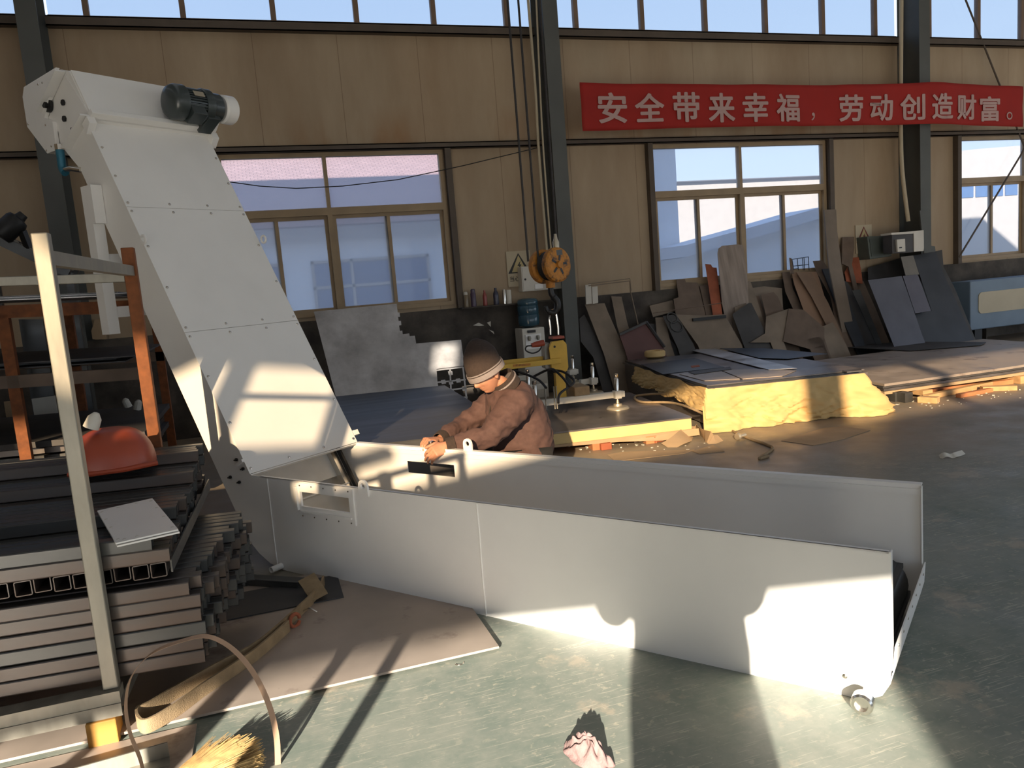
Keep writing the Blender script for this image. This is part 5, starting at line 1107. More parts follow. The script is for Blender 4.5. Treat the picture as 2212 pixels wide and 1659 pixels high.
lean('slate_panel', Z7([(1430, 502), (1487, 490), (1500, 640), (1600, 830), (1790, 1300), (1770, 1305), (1500, 720)]), SCRAP_DK, 'dark edge plate beside the big slate blue panel', 8.66, k=0.5)
lean('tall_plank', Z7([(1290, 142), (1378, 138), (1392, 455), (1425, 460), (1430, 505), (1330, 520)]), COLUMN, 'tall grey plank leaning at the right column', 8.98, k=0.2, th=0.02, cat='plank', drop=False)
lean('scrap_plate', Z7([(830, 650), (1125, 560), (1165, 715), (835, 755)]), SCRAP_DK, 'dark plate above the large pale blue grey panel', 9.0, drop=False)
tag(MB().tube([M(*Z6([(700, 1050)])[0], Y=8.95), M(*Z6([(1310, 960)])[0], Y=8.95)], 0.006, 6).build('thin_rod', SCRAP_BR), 'thin horizontal rod across the leaning plates at the left', 'rod')
tag(MB().bar(MP(*Z6([(1050, 1110)])[0], (0, 8.836, 0), n), MP(*Z6([(1340, 1080)])[0], (0, 8.836, 0), n), 0.03, 0.04).build('square_bar', BLACK), 'black square bar lying across the low tan brown plate', 'bar')
# the crowded back rows of the scrap
for pts, mt, lab, y0 in (
    (Z6([(330, 900), (420, 905), (470, 1130), (380, 1160)]), SCRAP_TAN, 'grubby tan plate between the tan plate and the dark red plate', 9.15),
    (Z6([(720, 1090), (800, 1085), (860, 1330), (740, 1340)]), SCRAP_TAN, 'narrow dusty plate left of the plate with ring marks', 8.9),
    (Z6([(640, 1140), (740, 1150), (900, 1340), (790, 1345)]), SCRAP_DK, 'dark strip of plate right of the dark red plate', 8.95),
    (Z6([(1560, 830), (1680, 812), (1840, 830), (1850, 1020), (1620, 1000)]), SCRAP_TAN, 'dusty plate under the right half of the middle window', 9.2),
    (Z6([(1480, 880), (1640, 900), (1740, 1250), (1640, 1290)]), SCRAP_BR, 'brown plate behind the dark grey square plate', 9.02),
    (Z6([(1290, 830), (1370, 850), (1420, 1080), (1330, 1090)]), SCRAP_DK, 'dark gap filler plate right of the orange plate', 9.1),
    (Z6([(2030, 900), (2120, 860), (2215, 1000), (2215, 1250)]), SCRAP_BR, 'brown plate behind the large warm brown plate', 9.1),
    (Z7([(200, 690), (330, 690), (480, 960), (560, 1140), (470, 1170), (330, 900)]), mat('warm_brown_strip', (0.22, 0.14, 0.09), 0.7), 'long warm brown strip right of the large warm brown plate', 8.93),
    (Z7([(400, 1180), (520, 1130), (640, 1330), (470, 1350)]), SCRAP_TAN, 'rounded tan offcut low left of the long dark plank', 8.84),
    (Z7([(250, 1290), (440, 1250), (470, 1350), (330, 1365)]), SCRAP_BR, 'low brown offcut at the foot of the right-hand scrap', 8.82),
    (Z7([(690, 850), (760, 840), (950, 1310), (900, 1318)]), TUBE2, 'thin pale edged plate standing in the dark gap', 8.9)):
    lean('scrap_plate', pts, mt, lab, y0)
# boxes at the right column
eb = thing('control_cabinet', 'dark green control box on the wall behind the scrap', 'box', (8.9, 9.7, 1.6))
def G_(o): o.location = (-8.9, -9.7, -1.6); return o
G_(onwall(Z7([(825, 372), (1035, 360), (1042, 545), (850, 575)]), 9.60, 0.24, mat('dark_green_enamel', (0.10, 0.115, 0.10), 0.5), 'body', eb, 0.008))
G_(onwall(Z7([(845, 392), (1020, 382), (1026, 530), (866, 550)]), 9.592, 0.008, mat('dark_green_enamel2', (0.085, 0.10, 0.088), 0.5), 'door', eb))
mb_ = thing('meter_box', 'black box with a pale device beside a cream end panel at the right column', 'box', (9.2, 9.3, 1.7))
def K_(o): o.location = (-9.2, -9.3, -1.7); return o
K_(onwall(Z7([(1042, 352), (1235, 340), (1238, 512), (1048, 525)]), 9.30, 0.18, SCRAP_DK, 'body', mb_, 0.006)); K_(onwall(Z7([(1036, 340), (1236, 325), (1236, 345), (1040, 358)]), 9.27, 0.21, CABWHITE, 'lid', mb_))
K_(onwall(Z7([(1088, 398), (1160, 392), (1164, 505), (1095, 510)]), 9.265, 0.035, CABWHITE, 'device', mb_, 0.004)); K_(onwall(Z7([(1236, 325), (1325, 315), (1328, 500), (1240, 508)]), 9.29, 0.18, CABWHITE, 'end_panel', mb_, 0.004))
K_(onwall(Z7([(1108, 465), (1132, 463), (1133, 476), (1110, 478)]), 9.262, 0.004, BLACK, 'screen', mb_))
# blue machine cabinet at the right edge
mc_ = thing('machine_cabinet', 'blue machine cabinet with a cream rounded panel at the right edge', 'machine', (11.3, 8.6, 0))
def N_(o): o.location = (-11.3, -8.6, 0); return o
YM = 9.15
a, b_ = M(2096, 608, Y=YM), M(2096, 714, Y=YM)
N_(MB().box((a.x, YM, b_.z), (a.x+3.2, YM+0.36, a.z)).build('body', MBLUE, mc_, bevel=0.015))
c0, c1 = M(2100, 612, Y=YM), M(2115, 625, Y=YM)
q0, q1 = M(2113, 632, Y=YM), M(2113, 678, Y=YM); rr = 0.07; x0, x1, z0, z1 = q0.x, q0.x+1.5, q1.z, q0.z
pp = []
for cx, cz, a0 in ((x1-rr, z1-rr, 0), (x0+rr, z1-rr, 90), (x0+rr, z0+rr, 180), (x1-rr, z0+rr, 270)):
    pp += [(cx+rr*math.cos(math.radians(a0+t)), YM-0.012, cz+rr*math.sin(math.radians(a0+t))) for t in range(0, 91, 15)]
N_(MB().prism(pp, (0, 0.012, 0)).build('cream_panel', MCREAM, mc_))
for x in (a.x+0.15, a.x+2.8): N_(MB().box((x, YM+0.05, 0), (x+0.15, YM+0.3, b_.z)).build('leg', BLACK, mc_))
tag(MB().box((M(2095, 604, Y=9.6).x, 9.3, 0.0), (M(2095, 604, Y=9.6).x+0.02, 9.78, M(2150, 608, Y=9.6).z)).build('back_board', DIRTY), 'dark board between the blue cabinet and the wall', 'board')
# ------------------------------------------------------------------ crane hook block with its ropes
n0, r0 = M(1203, 572, Y=6.95), M(1174, 576, Y=7.13)
hb = thing('hook_block', 'yellow orange crane hook block hanging on ropes before the middle column', 'crane', n0)
def J_(o): o.location = -n0; return o
ax = (r0-n0).normalized(); xx, yy, _ = frame_to(ax)
for c, nm in ((n0, 'cheek_plate'), (r0, 'cheek_plate')):
    J_(MB().lathe([(0, 0.0), (0.145, 0.0), (0.165, 0.012), (0.168, 0.05), (0.160, 0.07), (0, 0.07)], c-ax*0.03, ax, 40).build(nm, ORANGE, hb, smooth=True, angle=30))
J_(MB().lathe([(0.14, 0), (0.12, 0.04), (0.14, 0.08)], n0+ax*0.05, ax, 30).build('sheave', BLACK, hb, smooth=True))
f = MB()
for k in range(5):
    a = 0.5+k*1.256; d = xx*math.cos(a)+yy*math.sin(a); f.bar(n0-ax*0.031+d*0.04, n0-ax*0.031+d*0.10, 0.022, 0.003, ax)
J_(f.build('spoke_slots', BLACK, hb)); J_(MB().lathe([(0, 0), (0.032, 0.0), (0.036, 0.01), (0.036, 0.03)], n0-ax*0.055, ax, 18).build('axle_nut', ORANGE, hb, smooth=True))
J_(MB().bar(n0-ax*0.033+Vector((-0.05, 0, 0.11)), n0-ax*0.033+Vector((0.04, 0, 0.115)), 0.05, 0.003, ax).build('name_plate', TUBE2, hb))
for px, y0 in ((1141, 7.02), (1163, 7.05)):
    p = M(px, 565, Y=y0); J_(MB().tube([p, Vector((p.x-0.02, y0, 6.99))], 0.011, 8).build('wire_rope', ROPE, hb, smooth=True))
for px, y0 in ((1203, 7.10),):
    p = M(px, 530, Y=y0); J_(MB().tube([p, Vector((p.x+0.0, y0, 6.99))], 0.011, 8).build('wire_rope', ROPE, hb, smooth=True))
p = M(1201, 530, Y=7.0); J_(MB().lathe([(0.0, 0), (0.03, 0.0), (0.032, 0.07), (0.02, 0.1), (0.012, 0.15), (0, 0.15)], p-Vector((0, 0, 0.04)), (0, 0, 1), 16).build('rope_socket', BRASS, hb, smooth=True))
hk = MB(); c = M(1192, 655, Y=7.04)
path = [c+Vector(q) for q in ((0.0, 0, 0.17), (0.0, 0, 0.10), (0.02, 0, 0.06), (0.055, 0, 0.01), (0.055, 0, -0.05), (0.01, 0, -0.095), (-0.05, 0, -0.07), (-0.065, 0, -0.02))]
hk.tube(bez(path, 6), [0.028]*12+[0.034]*14+[0.028]*10+[0.020]*6+[0.008], 12); J_(hk.build('hook', BLACK, hb, smooth=True)); J_(MB().cyl(c+Vector((0, 0, 0.15)), c+Vector((0, 0, 0.22)), 0.045, 16).build('hook_nut', ORANGE, hb, smooth=True))
# ------------------------------------------------------------------ vacuum plate lifter
vl0 = M(1222, 850, Z=0.2)
vl = thing('vacuum_lifter', 'vacuum plate lifter with a yellow mast and pale beams standing on the low stack', 'lifter', vl0)
def U_(o): o.location = -vl0; return o
YL = 7.0
def yp(pts, y, th, mt, nm, bevel=0.003): return U_(MB().prism([M(px, py, Y=y) for px, py in pts], (0, th, 0)).build(nm, mt, vl, bevel=bevel))
my = 7.05
near_pl = yp([(1192, 738), (1217, 735), (1224, 743), (1228, 793), (1225, 801), (1214, 807), (1192, 798), (1186, 752)], my, 0.014, YELLOW, 'mast_plate')
yp([(1190, 738), (1215, 735), (1222, 743), (1226, 793), (1223, 801), (1212, 807), (1190, 798), (1184, 752)], my+0.16, 0.014, YELLOW, 'mast_plate')
o = MB().cyl(M(1198, 749, Y=my-0.004), M(1198, 749, Y=my), 0.012, 12).build('pin_hole', BLACK, near_pl); o.location = (0, 0, 0)
yp([(1176, 745), (1186, 740), (1190, 800), (1178, 795)], my+0.05, 0.10, GALV, 'mast_core')
yp([(1194, 728), (1219, 725), (1220, 731), (1194, 733)], my+0.02, 0.12, REDHOOD, 'red_block')
for px in (1186, 1203):
    a, b_ = M(px, 690, Y=my+0.08), M(px+3, 723, Y=my+0.08); U_(MB().tube([a, a.lerp(b_, 0.5)+Vector((0.004, 0, 0)), b_], 0.010, 8).build('shackle_leg', BRIGHT, vl, smooth=True))
U_(MB().tube([M(1186, 690, Y=my+0.08), M(1190, 670, Y=my+0.08), M(1199, 666, Y=my+0.08), M(1203, 690, Y=my+0.08)], 0.010, 8).build('shackle_leg', BRIGHT, vl, smooth=True))
# mast foot, handle bars to the left
a0, a1 = M(1208, 805, Y=my+0.08), Vector((M(1208, 805, Y=my+0.08).x, my+0.08, 0.36))
U_(MB().bar(a0, a1, 0.10, 0.06, (0, 1, 0)).build('mast_foot', YELLOW, vl))
for (q0, q1, y) in (((1058, 787), (1180, 774), my+0.12), ((1060, 797), (1211, 779), my-0.02)):
    U_(MB().bar(M(*q0, Y=y), M(*q1, Y=y), 0.03, 0.05).build('handle_bar', YELLOW, vl, bevel=0.003))
U_(MB().bar(M(1108, 790, Y=my-0.037), M(1146, 787, Y=my-0.037), 0.002, 0.022).build('orange_lettering', ORANGE, vl))
# red plug with cable
U_(MB().lathe([(0, 0), (0.02, 0.0), (0.03, 0.06), (0.03, 0.13), (0, 0.13)], M(1148, 746, Y=my), M(1172, 741, Y=my)-M(1148, 746, Y=my), 14).build('red_plug', REDHOOD, vl, smooth=True))
U_(MB().tube(bez([M(1150, 747, Y=my), M(1138, 748, Y=my), M(1136, 757, Y=my), M(1150, 763, Y=my), M(1164, 758, Y=my), M(1170, 748, Y=my)], 6), 0.007, 8).build('plug_cable', BLACK, vl, smooth=True))
# frame
zb = 0.345
sA, sB = M(1246, 858, Z=zb-0.03), M(1213, 800, Z=zb+0.06)
sB.z = zb; U_(MB().bar(sA, sB, 0.08, 0.08).build('spine_beam', MOTOR, vl, bevel=0.004))
U_(MB().bar(M(1240, 842, Z=0.40), M(1258, 848, Z=0.40), 0.16, 0.12).build('pump_box', BELT, vl, bevel=0.006))
beams = [((1158, 872), (1348, 850), 0.34, 'front'), ((1140, 838), (1182, 834), 0.34, 'm'), ((1120, 817), (1150, 815), 0.34, 'r'), ((1253, 826), (1290, 821), 0.34, 'm2'), ((1228, 805), (1247, 802), 0.36, 'r2')]
for q0, q1, z, nm in beams: U_(MB().bar(M(*q0, Z=z), M(*q1, Z=z), 0.055, 0.06).build('cross_beam', PALEW, vl, bevel=0.004))
def pad(px, py, z=0.345, r=0.115):
    c = M(px, py, Z=z)
    b = U_(MB().box((c.x-0.035, c.y-0.038, z-0.04), (c.x+0.035, c.y+0.038, z+0.04)).build('pad_clamp', PALEW, vl, bevel=0.004))
    sp = U_(MB().lathe([(0, 0), (0.014, 0.0), (0.014, 0.10), (0.022, 0.10), (0.022, 0.30-0.02), (0.016, 0.29), (0.022, 0.30), (0.022, 0.33), (0, 0.335)], (c.x, c.y, 0.225), (0, 0, 1), 12).build('spring_rod', BRIGHT, vl, smooth=True))
    U_(MB().lathe([(0, 0.0), (r, 0.0), (r*1.0, 0.006), (r*0.88, 0.022), (r*0.4, 0.03), (r*0.36, 0.05), (r*0.15, 0.055), (r*0.12, 0.09), (0, 0.09)], (c.x, c.y, 0.2005), (0, 0, 1), 32).build('suction_pad', BRASS, vl, smooth=True, angle=40))
for px, py in ((1333, 852), (1281, 823), (1238, 803), (1157, 868), (1142, 838)): pad(px, py)
for pts in ([(1150, 815), (1180, 800), (1195, 798), (1215, 815), (1230, 835)], [(1110, 800), (1140, 810), (1165, 822), (1180, 838)], [(1200, 800), (1220, 805), (1240, 825), (1210, 850), (1206, 870)]):
    q = [M(x, y, Y=7.0-0.12*i) for i, (x, y) in enumerate(pts)]; q = [Vector((p.x, p.y, max(p.z, 0.24))) for p in q]
    U_(MB().tube(bez(q, 6), 0.012, 8).build('vacuum_hose', BLACK, vl, smooth=True))
for px in (1195, 1200, 1176):
    p = M(px, 825, Y=6.85); U_(MB().cyl(Vector((p.x, p.y, 0.30)), Vector((p.x, p.y, 0.52)), 0.007, 8).build('tie_rod', GALV, vl, smooth=True))
# ------------------------------------------------------------------ people
def skin_mesh(joints, edges, sub=2, root=0):
    me = bpy.data.meshes.new('skin_tmp'); me.from_pydata([j[0] for j in joints], edges, [])
    o = bpy.data.objects.new('skin_tmp', me); COL.objects.link(o)
    sk = o.modifiers.new('skin', 'SKIN'); sk.use_smooth_shade = True; sk.branch_smoothing = 0.3
    if not me.skin_vertices: me.skin_vertices.new() if hasattr(me.skin_vertices, 'new') else None
    sv = me.skin_vertices[0].data
    for i, j in enumerate(joints):
        r = j[1]; sv[i].radius = (r, r) if not isinstance(r, tuple) else r; sv[i].use_root = (i == root)
    s2 = o.modifiers.new('sub', 'SUBSURF'); s2.levels = sub; s2.render_levels = sub
    dg = bpy.context.evaluated_depsgraph_get(); ev = o.evaluated_get(dg); m2 = ev.to_mesh()
    V = [v.co.copy() for v in m2.vertices]; F = [list(p.vertices) for p in m2.polygons]; ev.to_mesh_clear()
    bpy.data.objects.remove(o); bpy.data.meshes.remove(me); return V, F
def remesh(V, F, voxel, smooth=4, fac=0.5):
    me = bpy.data.meshes.new('rm'); me.from_pydata(V, [], F); o = bpy.data.objects.new('rm', me); COL.objects.link(o)
    r = o.modifiers.new('r', 'REMESH'); r.mode = 'VOXEL'; r.voxel_size = voxel
    s = o.modifiers.new('s', 'SMOOTH'); s.iterations = smooth; s.factor = fac
    dg = bpy.context.evaluated_depsgraph_get(); ev = o.evaluated_get(dg); m2 = ev.to_mesh()
    V2 = [v.co.copy() for v in m2.vertices]; N2 = [v.normal.copy() for v in m2.vertices]; F2 = [list(p.vertices) for p in m2.polygons]; ev.to_mesh_clear()
    bpy.data.objects.remove(o); bpy.data.meshes.remove(me); return V2, F2, N2
def head_mesh(c, fwd, up, s=1.0):
    fwd = Vector(fwd).normalized(); up = Vector(up); up = (up-fwd*up.dot(fwd)).normalized(); lf = up.cross(fwd)
    b = MB()
    def fn(u, v):
        a = u*2*math.pi; t = (v-0.5)*math.pi       # a=0 front
        x, y, z = math.cos(t)*math.cos(a), math.cos(t)*math.sin(a), math.sin(t)
        rx, ry, rz = 0.098, 0.076, 0.118
        if z < 0: ry *= 1-0.30*(-z)**1.3; rx *= 1-0.12*(-z) if x > 0 else 1-0.40*(-z)
        X, Y, Z = x*rx, y*ry, z*rz
        g = lambda cy, cz, wy, wz: math.exp(-((Y-cy)/wy)**2-((Z-cz)/wz)**2) if x > 0 else 0
        X += 0.026*g(0, -0.018, 0.013, 0.016)+0.014*g(0, 0.006, 0.009, 0.022)          # nose, bridge
        X += 0.006*g(0.0, 0.034, 0.05, 0.010)                                       # brow
        X -= 0.011*(g(0.031, 0.014, 0.015, 0.011)+g(-0.031, 0.014, 0.015, 0.011))      # eye sockets
        X += 0.005*(g(0.031, 0.012, 0.009, 0.006)+g(-0.031, 0.012, 0.009, 0.006))
        X += 0.007*g(0, -0.052, 0.022, 0.006)+0.007*g(0, -0.066, 0.020, 0.006)-0.005*g(0, -0.059, 0.024, 0.003)   # lips
        X += 0.012*g(0, -0.095, 0.022, 0.014)                                        # chin
        X += 0.006*(g(0.045, -0.02, 0.02, 0.02)+g(-0.045, -0.02, 0.02, 0.02))          # cheeks
        return c+(fwd*X+lf*Y+up*Z)*s
    b.grid(fn, 72, 48, True)
    k = len(b.v); b.f.append(list(range(72))[::-1]); b.mi.append(0); b.f.append([47*72+i for i in range(72)]); b.mi.append(0)
    for sg in (-1, 1):      # ears
        e = c+(lf*sg*0.073+fwd*-0.008+up*-0.004)*s
        b.grid(lambda u, v: e+(fwd*(math.cos(u*2*math.pi)*0.018*math.sin(v*math.pi)-0.004)+up*(0.032*-math.cos(v*math.pi))+lf*sg*(0.011+0.010*math.sin(u*2*math.pi)*math.sin(v*math.pi)))*s, 14, 10, True)
        m0 = len(b.v)-140; b.f.append([m0+i for i in range(14)][::-1]); b.mi.append(0); b.f.append([m0+126+i for i in range(14)]); b.mi.append(0)
    return b
def hand_mesh(w, d, n, side, curl, spread=0.06, thumb=0.5, s=1.0):
    """w wrist, d towards the knuckles, n back of the hand, side +1 when the thumb lies towards d x n"""
    d = Vector(d).normalized(); n = Vector(n); n = (n-d*n.dot(d)).normalized(); t = d.cross(n)*side
    b = MB(); P = []
    b.tube([w-d*0.03, w+d*0.01, w+d*0.05, w+d*0.092, w+d*0.100], [0.026*s, 0.029*s, 0.036*s, 0.034*s, 0.02*s], 16)
    for k in range(len(b.v)):      # flatten to a palm
        q = Vector(b.v[k])-w; h = q.dot(n); b.v[k] = tuple(w+q-n*h*(0.55 if q.dot(d) > 0.03 else 0.3)*1.0+t*q.dot(t)*(0.22 if q.dot(d) > 0.03 else 0.0))
    L = [(0.044, 0.028, 0.020), (0.048, 0.031, 0.021), (0.045, 0.029, 0.021), (0.035, 0.022, 0.018)]
    for i in range(4):
        off = (1.5-i)*0.0205*s; base = w+d*(0.088-0.004*abs(i-1))*s+t*off; ang = 0.0; p = base; dd = (d+t*spread*(1.5-i)).normalized(); path = [base-d*0.02]; rs = [0.0095*s]
        nn = n.copy(); cc = curl[i] if isinstance(curl[i], (list, tuple)) else (curl[i], curl[i]*1.1, curl[i]*0.7)
        path.append(p+nn*0.002); rs.append(0.0100*s)
        for j, ln in enumerate(L[i]):
            q = Matrix.Rotation(cc[j], 3, dd.cross(nn)); dd2 = q.transposed() @ dd if (q.transposed() @ dd).dot(nn) < dd.dot(nn) else q @ dd
            nn = (nn-dd2*nn.dot(dd2)).normalized(); dd = dd2; m_ = p+dd*ln*s*0.5; p = p+dd*ln*s; path += [m_, p]; r_ = (0.0092, 0.0084, 0.0074)[j]; rs += [r_*s*0.97, r_*s]
        path.append(p+dd*0.004); rs.append(0.004*s); b.tube(path, rs, 10)
    tb = w+d*0.028*s+t*0.026*s-n*0.006; td = (d*0.72+t*(0.70)-n*0.25*(1+thumb)).normalized(); p1 = tb+td*0.042*s; td2 = (td*0.75+d*0.5-t*0.25-n*thumb*0.7).normalized(); p2 = p1+td2*0.032*s; p3 = p2+(td2*0.8-n*thumb*0.4+d*0.2).normalized()*0.026*s
    b.tube([tb-td*0.012, tb+td*0.02, p1, p1.lerp(p2, 0.5), p2, p3, p3+(p3-p2).normalized()*0.004], [0.013*s, 0.014*s, 0.0115*s, 0.010*s, 0.0105*s, 0.0085*s, 0.004*s], 10)
    return b
def cat(*bs):
    V, F = [], []
    for v, f in bs:
        k = len(V); V += [Vector(q) for q in v]; F += [[i+k for i in g] for g in f]
    return V, F
def meshobj(name, V, F, mt, parent=None, smooth=True):
    me = bpy.data.meshes.new(name); me.from_pydata([tuple(v) for v in V], [], F); me.materials.append(mt)
    if smooth: me.polygons.foreach_set('use_smooth', [True]*len(me.polygons))
    o = bpy.data.objects.new(name, me); COL.objects.link(o)
    if parent is not None: o.parent = parent
    return o
SKIN = mat('worker_skin', (0.50, 0.23, 0.135), 0.5, var=0.08, scale=30); JACKET = mat('brown_work_jacket', (0.092, 0.048, 0.040), 0.85, var=0.12, scale=40, bump=0.15, bscale=200)
JDARK = mat('dark_brown_knit', (0.042, 0.027, 0.021), 0.95, var=0.15, scale=80, bump=0.2, bscale=260); HATB = mat('grey_hat_band', (0.25, 0.21, 0.20), 0.9, var=0.08, scale=60)
TROUS = mat('dark_trousers', (0.015, 0.015, 0.017), 0.9, var=0.15, scale=20); SHOE = mat('black_shoes', (0.02, 0.02, 0.02), 0.6); EYE = mat('dark_eye', (0.02, 0.015, 0.012), 0.3)
# --- worker kneeling behind the far side panel, leaning forward, both hands on its edge
pel = Vector((1.605, 4.92, 0.34))
J = {'pel': pel, 'waist': Vector((1.59, 4.90, 0.47)), 'chest': Vector((1.555, 4.87, 0.65)), 'upper': Vector((1.53, 4.85, 0.765)), 'neck': Vector((1.495, 4.83, 0.855)), 'neck2': Vector((1.455, 4.815, 0.90)),
     'ls': M(1118, 868, Y=4.655), 'le': M(1058, 942, Y=4.58), 'lw': M(966, 962, Y=4.60), 'rs': Vector((1.50, 5.06, 0.755)), 're': M(1000, 922, Y=5.02), 'rw': M(946, 950, Y=4.80),
     'lk': Vector((1.22, 4.74, 0.09)), 'la': Vector((1.64, 4.76, 0.075)), 'rk': Vector((1.24, 5.06, 0.09)), 'ra': Vector((1.66, 5.04, 0.075)), 'lh': pel+Vector((-0.02, -0.12, -0.04)), 'rh': pel+Vector((-0.02, 0.12, -0.04))}
hc = M(1051, 811, Y=4.80); hf = Vector((-0.84, -0.36, -0.40)); hu = Vector((-0.28, -0.02, 0.92))
body_j = [(J['pel'], 0.14), (J['waist'], 0.15), (J['chest'], 0.16), (J['upper'], 0.14), (J['neck'], 0.062), (J['neck2'], 0.055), (hc-hu*0.05-hf*0.02, 0.05),
          (J['ls'], 0.06), (J['le'], 0.042), (J['lw'], 0.028), (J['rs'], 0.06), (J['re'], 0.042), (J['rw'], 0.028),
          (J['lh'], 0.09), (J['lk'], 0.062), (J['la'], 0.045), (J['rh'], 0.09), (J['rk'], 0.062), (J['ra'], 0.045)]
body_e = [(0, 1), (1, 2), (2, 3), (3, 4), (4, 5), (5, 6), (3, 7), (7, 8), (8, 9), (3, 10), (10, 11), (11, 12), (0, 13), (13, 14), (14, 15), (0, 16), (16, 17), (17, 18)]
bV, bF = skin_mesh(body_j, body_e, 2)
hd_ = head_mesh(hc, hf, hu)
# left hand grips the flange from above, right hand just beyond it
kn = M(934, 978, Y=4.59)
hL = hand_mesh(J['lw'], (kn-J['lw']), (-0.30, -0.75, 0.55), 1, [(0.75, 0.5, 0.3), (0.7, 0.5, 0.3), (0.65, 0.5, 0.3), (0.6, 0.5, 0.4)], 0.07, 0.3, 1.08)
kr = M(918, 950, Y=4.76)
hR = hand_mesh(J['rw'], (kr-J['rw']), (-0.25, -0.15, 0.95), -1, [(0.7, 0.6, 0.4), (0.8, 0.6, 0.4), (0.9, 0.6, 0.4), (1.0, 0.7, 0.4)], 0.05, 0.5, 1.05)
V, F = cat((bV, bF), (hd_.v, hd_.f), (hL.v, hL.f), (hR.v, hR.f))
V, F, _ = remesh(V, F, 0.0042, 3, 0.4)
pers = meshobj('person', V, F, SKIN); tag(pers, 'person in a brown jacket and knitted hat bending over the white trough edge', 'person')
# jacket
jk_j = [(J['pel']+Vector((0.02, 0, -0.06)), 0.225), (J['waist']+Vector((0.02, 0, 0)), 0.235), (J['chest']+Vector((0.015, 0, 0.01)), 0.232), (J['upper'], 0.200), (J['neck'], 0.110),
        (J['ls'], 0.118), (J['ls'].lerp(J['le'], 0.55), 0.102), (J['le'], 0.090), (J['le'].lerp(J['lw'], 0.6), 0.068), (J['lw'].lerp(J['le'], 0.06), 0.047),
        (J['rs'], 0.115), (J['rs'].lerp(J['re'], 0.55), 0.096), (J['re'], 0.082), (J['re'].lerp(J['rw'], 0.6), 0.065), (J['rw'].lerp(J['re'], 0.10), 0.047)]
jk_e = [(0, 1), (1, 2), (2, 3), (3, 4), (3, 5), (5, 6), (6, 7), (7, 8), (8, 9), (3, 10), (10, 11), (11, 12), (12, 13), (13, 14)]
jV, jF = skin_mesh(jk_j, jk_e, 2)
jV, jF, jN = remesh(jV, jF, 0.010, 8, 0.5)
out = []
for v, n_ in zip(jV, jN):
    # cloth folds: fine creases across the sleeves, long soft folds on the trunk
    arm = min((v-J['le']).length, (v-J['lw']).length, (v-J['re']).length, (v-J['rw']).length) < 0.20
    q = Vector((v.x*9, v.y*9, v.z*9)); r1 = noise.noise(q); r2 = 1-abs(noise.noise(Vector((v.x*16-v.z*10, v.y*8, v.z*22+v.x*8)))*2)
    r3 = 1-abs(noise.noise(Vector((v.x*7+v.z*9, v.y*7, v.z*9-v.x*6)))*2.2)
    out.append(v+n_*(0.006*r1+(0.007 if arm else 0.003)*(r2-0.5)+0.009*(r3-0.5)))
jo = meshobj('jacket', out, jF, JACKET, pers)
def ring(p, d, r0, r1, h, mt, nm, par, n=28, th=0.006):
    d = Vector(d).normalized(); return MB().lathe([(r0, -h/2), (r0+th, -h/2), ((r0+r1)/2+th*1.3, 0), (r1+th, h/2), (r1, h/2), ((r0+r1)/2, 0), (r0, -h/2)], p, d, n).build(nm, mt, par, smooth=True, angle=50)
ring(J['lw'].lerp(J['le'], 0.07), J['lw']-J['le'], 0.046, 0.038, 0.055, JDARK, 'cuff', jo); ring(J['rw'].lerp(J['re'], 0.10), J['rw']-J['re'], 0.046, 0.038, 0.055, JDARK, 'cuff', jo)
nd = (hc-J['neck']).normalized(); cd = (nd+Vector((0.10, 0.0, 0.35))).normalized(); cp = J['neck']+cd*0.045+Vector((0.012, 0, 0))
ring(cp, cd, 0.094, 0.088, 0.085, JDARK, 'collar', jo); ring(cp+cd*0.012, cd, 0.0955, 0.0935, 0.010, HATB, 'collar_stripe', jo)
z0, z1 = J['neck']+Vector((-0.10, -0.04, -0.02)), J['waist']+Vector((-0.225, -0.05, -0.03))
MB().tube(bez([z0, z0.lerp(z1, 0.35)+Vector((-0.03, -0.01, 0)), z0.lerp(z1, 0.7)+Vector((-0.02, -0.01, 0)), z1], 5), 0.006, 6).build('zip', JDARK, jo, smooth=True)
# trousers and shoes
tV, tF = skin_mesh([(J['pel'], 0.17), (J['lh'], 0.13), (J['lh'].lerp(J['lk'], 0.5), 0.105), (J['lk'], 0.085), (J['la'], 0.065), (J['rh'], 0.13), (J['rh'].lerp(J['rk'], 0.5), 0.105), (J['rk'], 0.085), (J['ra'], 0.065)], [(0, 1), (1, 2), (2, 3), (3, 4), (0, 5), (5, 6), (6, 7), (7, 8)], 2)
tV = [Vector((v.x, v.y, max(v.z, 0.004))) for v in tV]
meshobj('trousers', tV, tF, TROUS, pers)
for k in ('la', 'ra'):
    sV, sF = skin_mesh([(J[k]+Vector((0.0, 0, 0.0)), 0.05), (J[k]+Vector((0.07, 0, -0.005)), 0.055), (J[k]+Vector((0.13, 0, 0.03)), 0.04)], [(0, 1), (1, 2)], 2)
    meshobj('shoe', [Vector((v.x, v.y, max(v.z, 0.003))) for v in sV], sF, SHOE, pers)
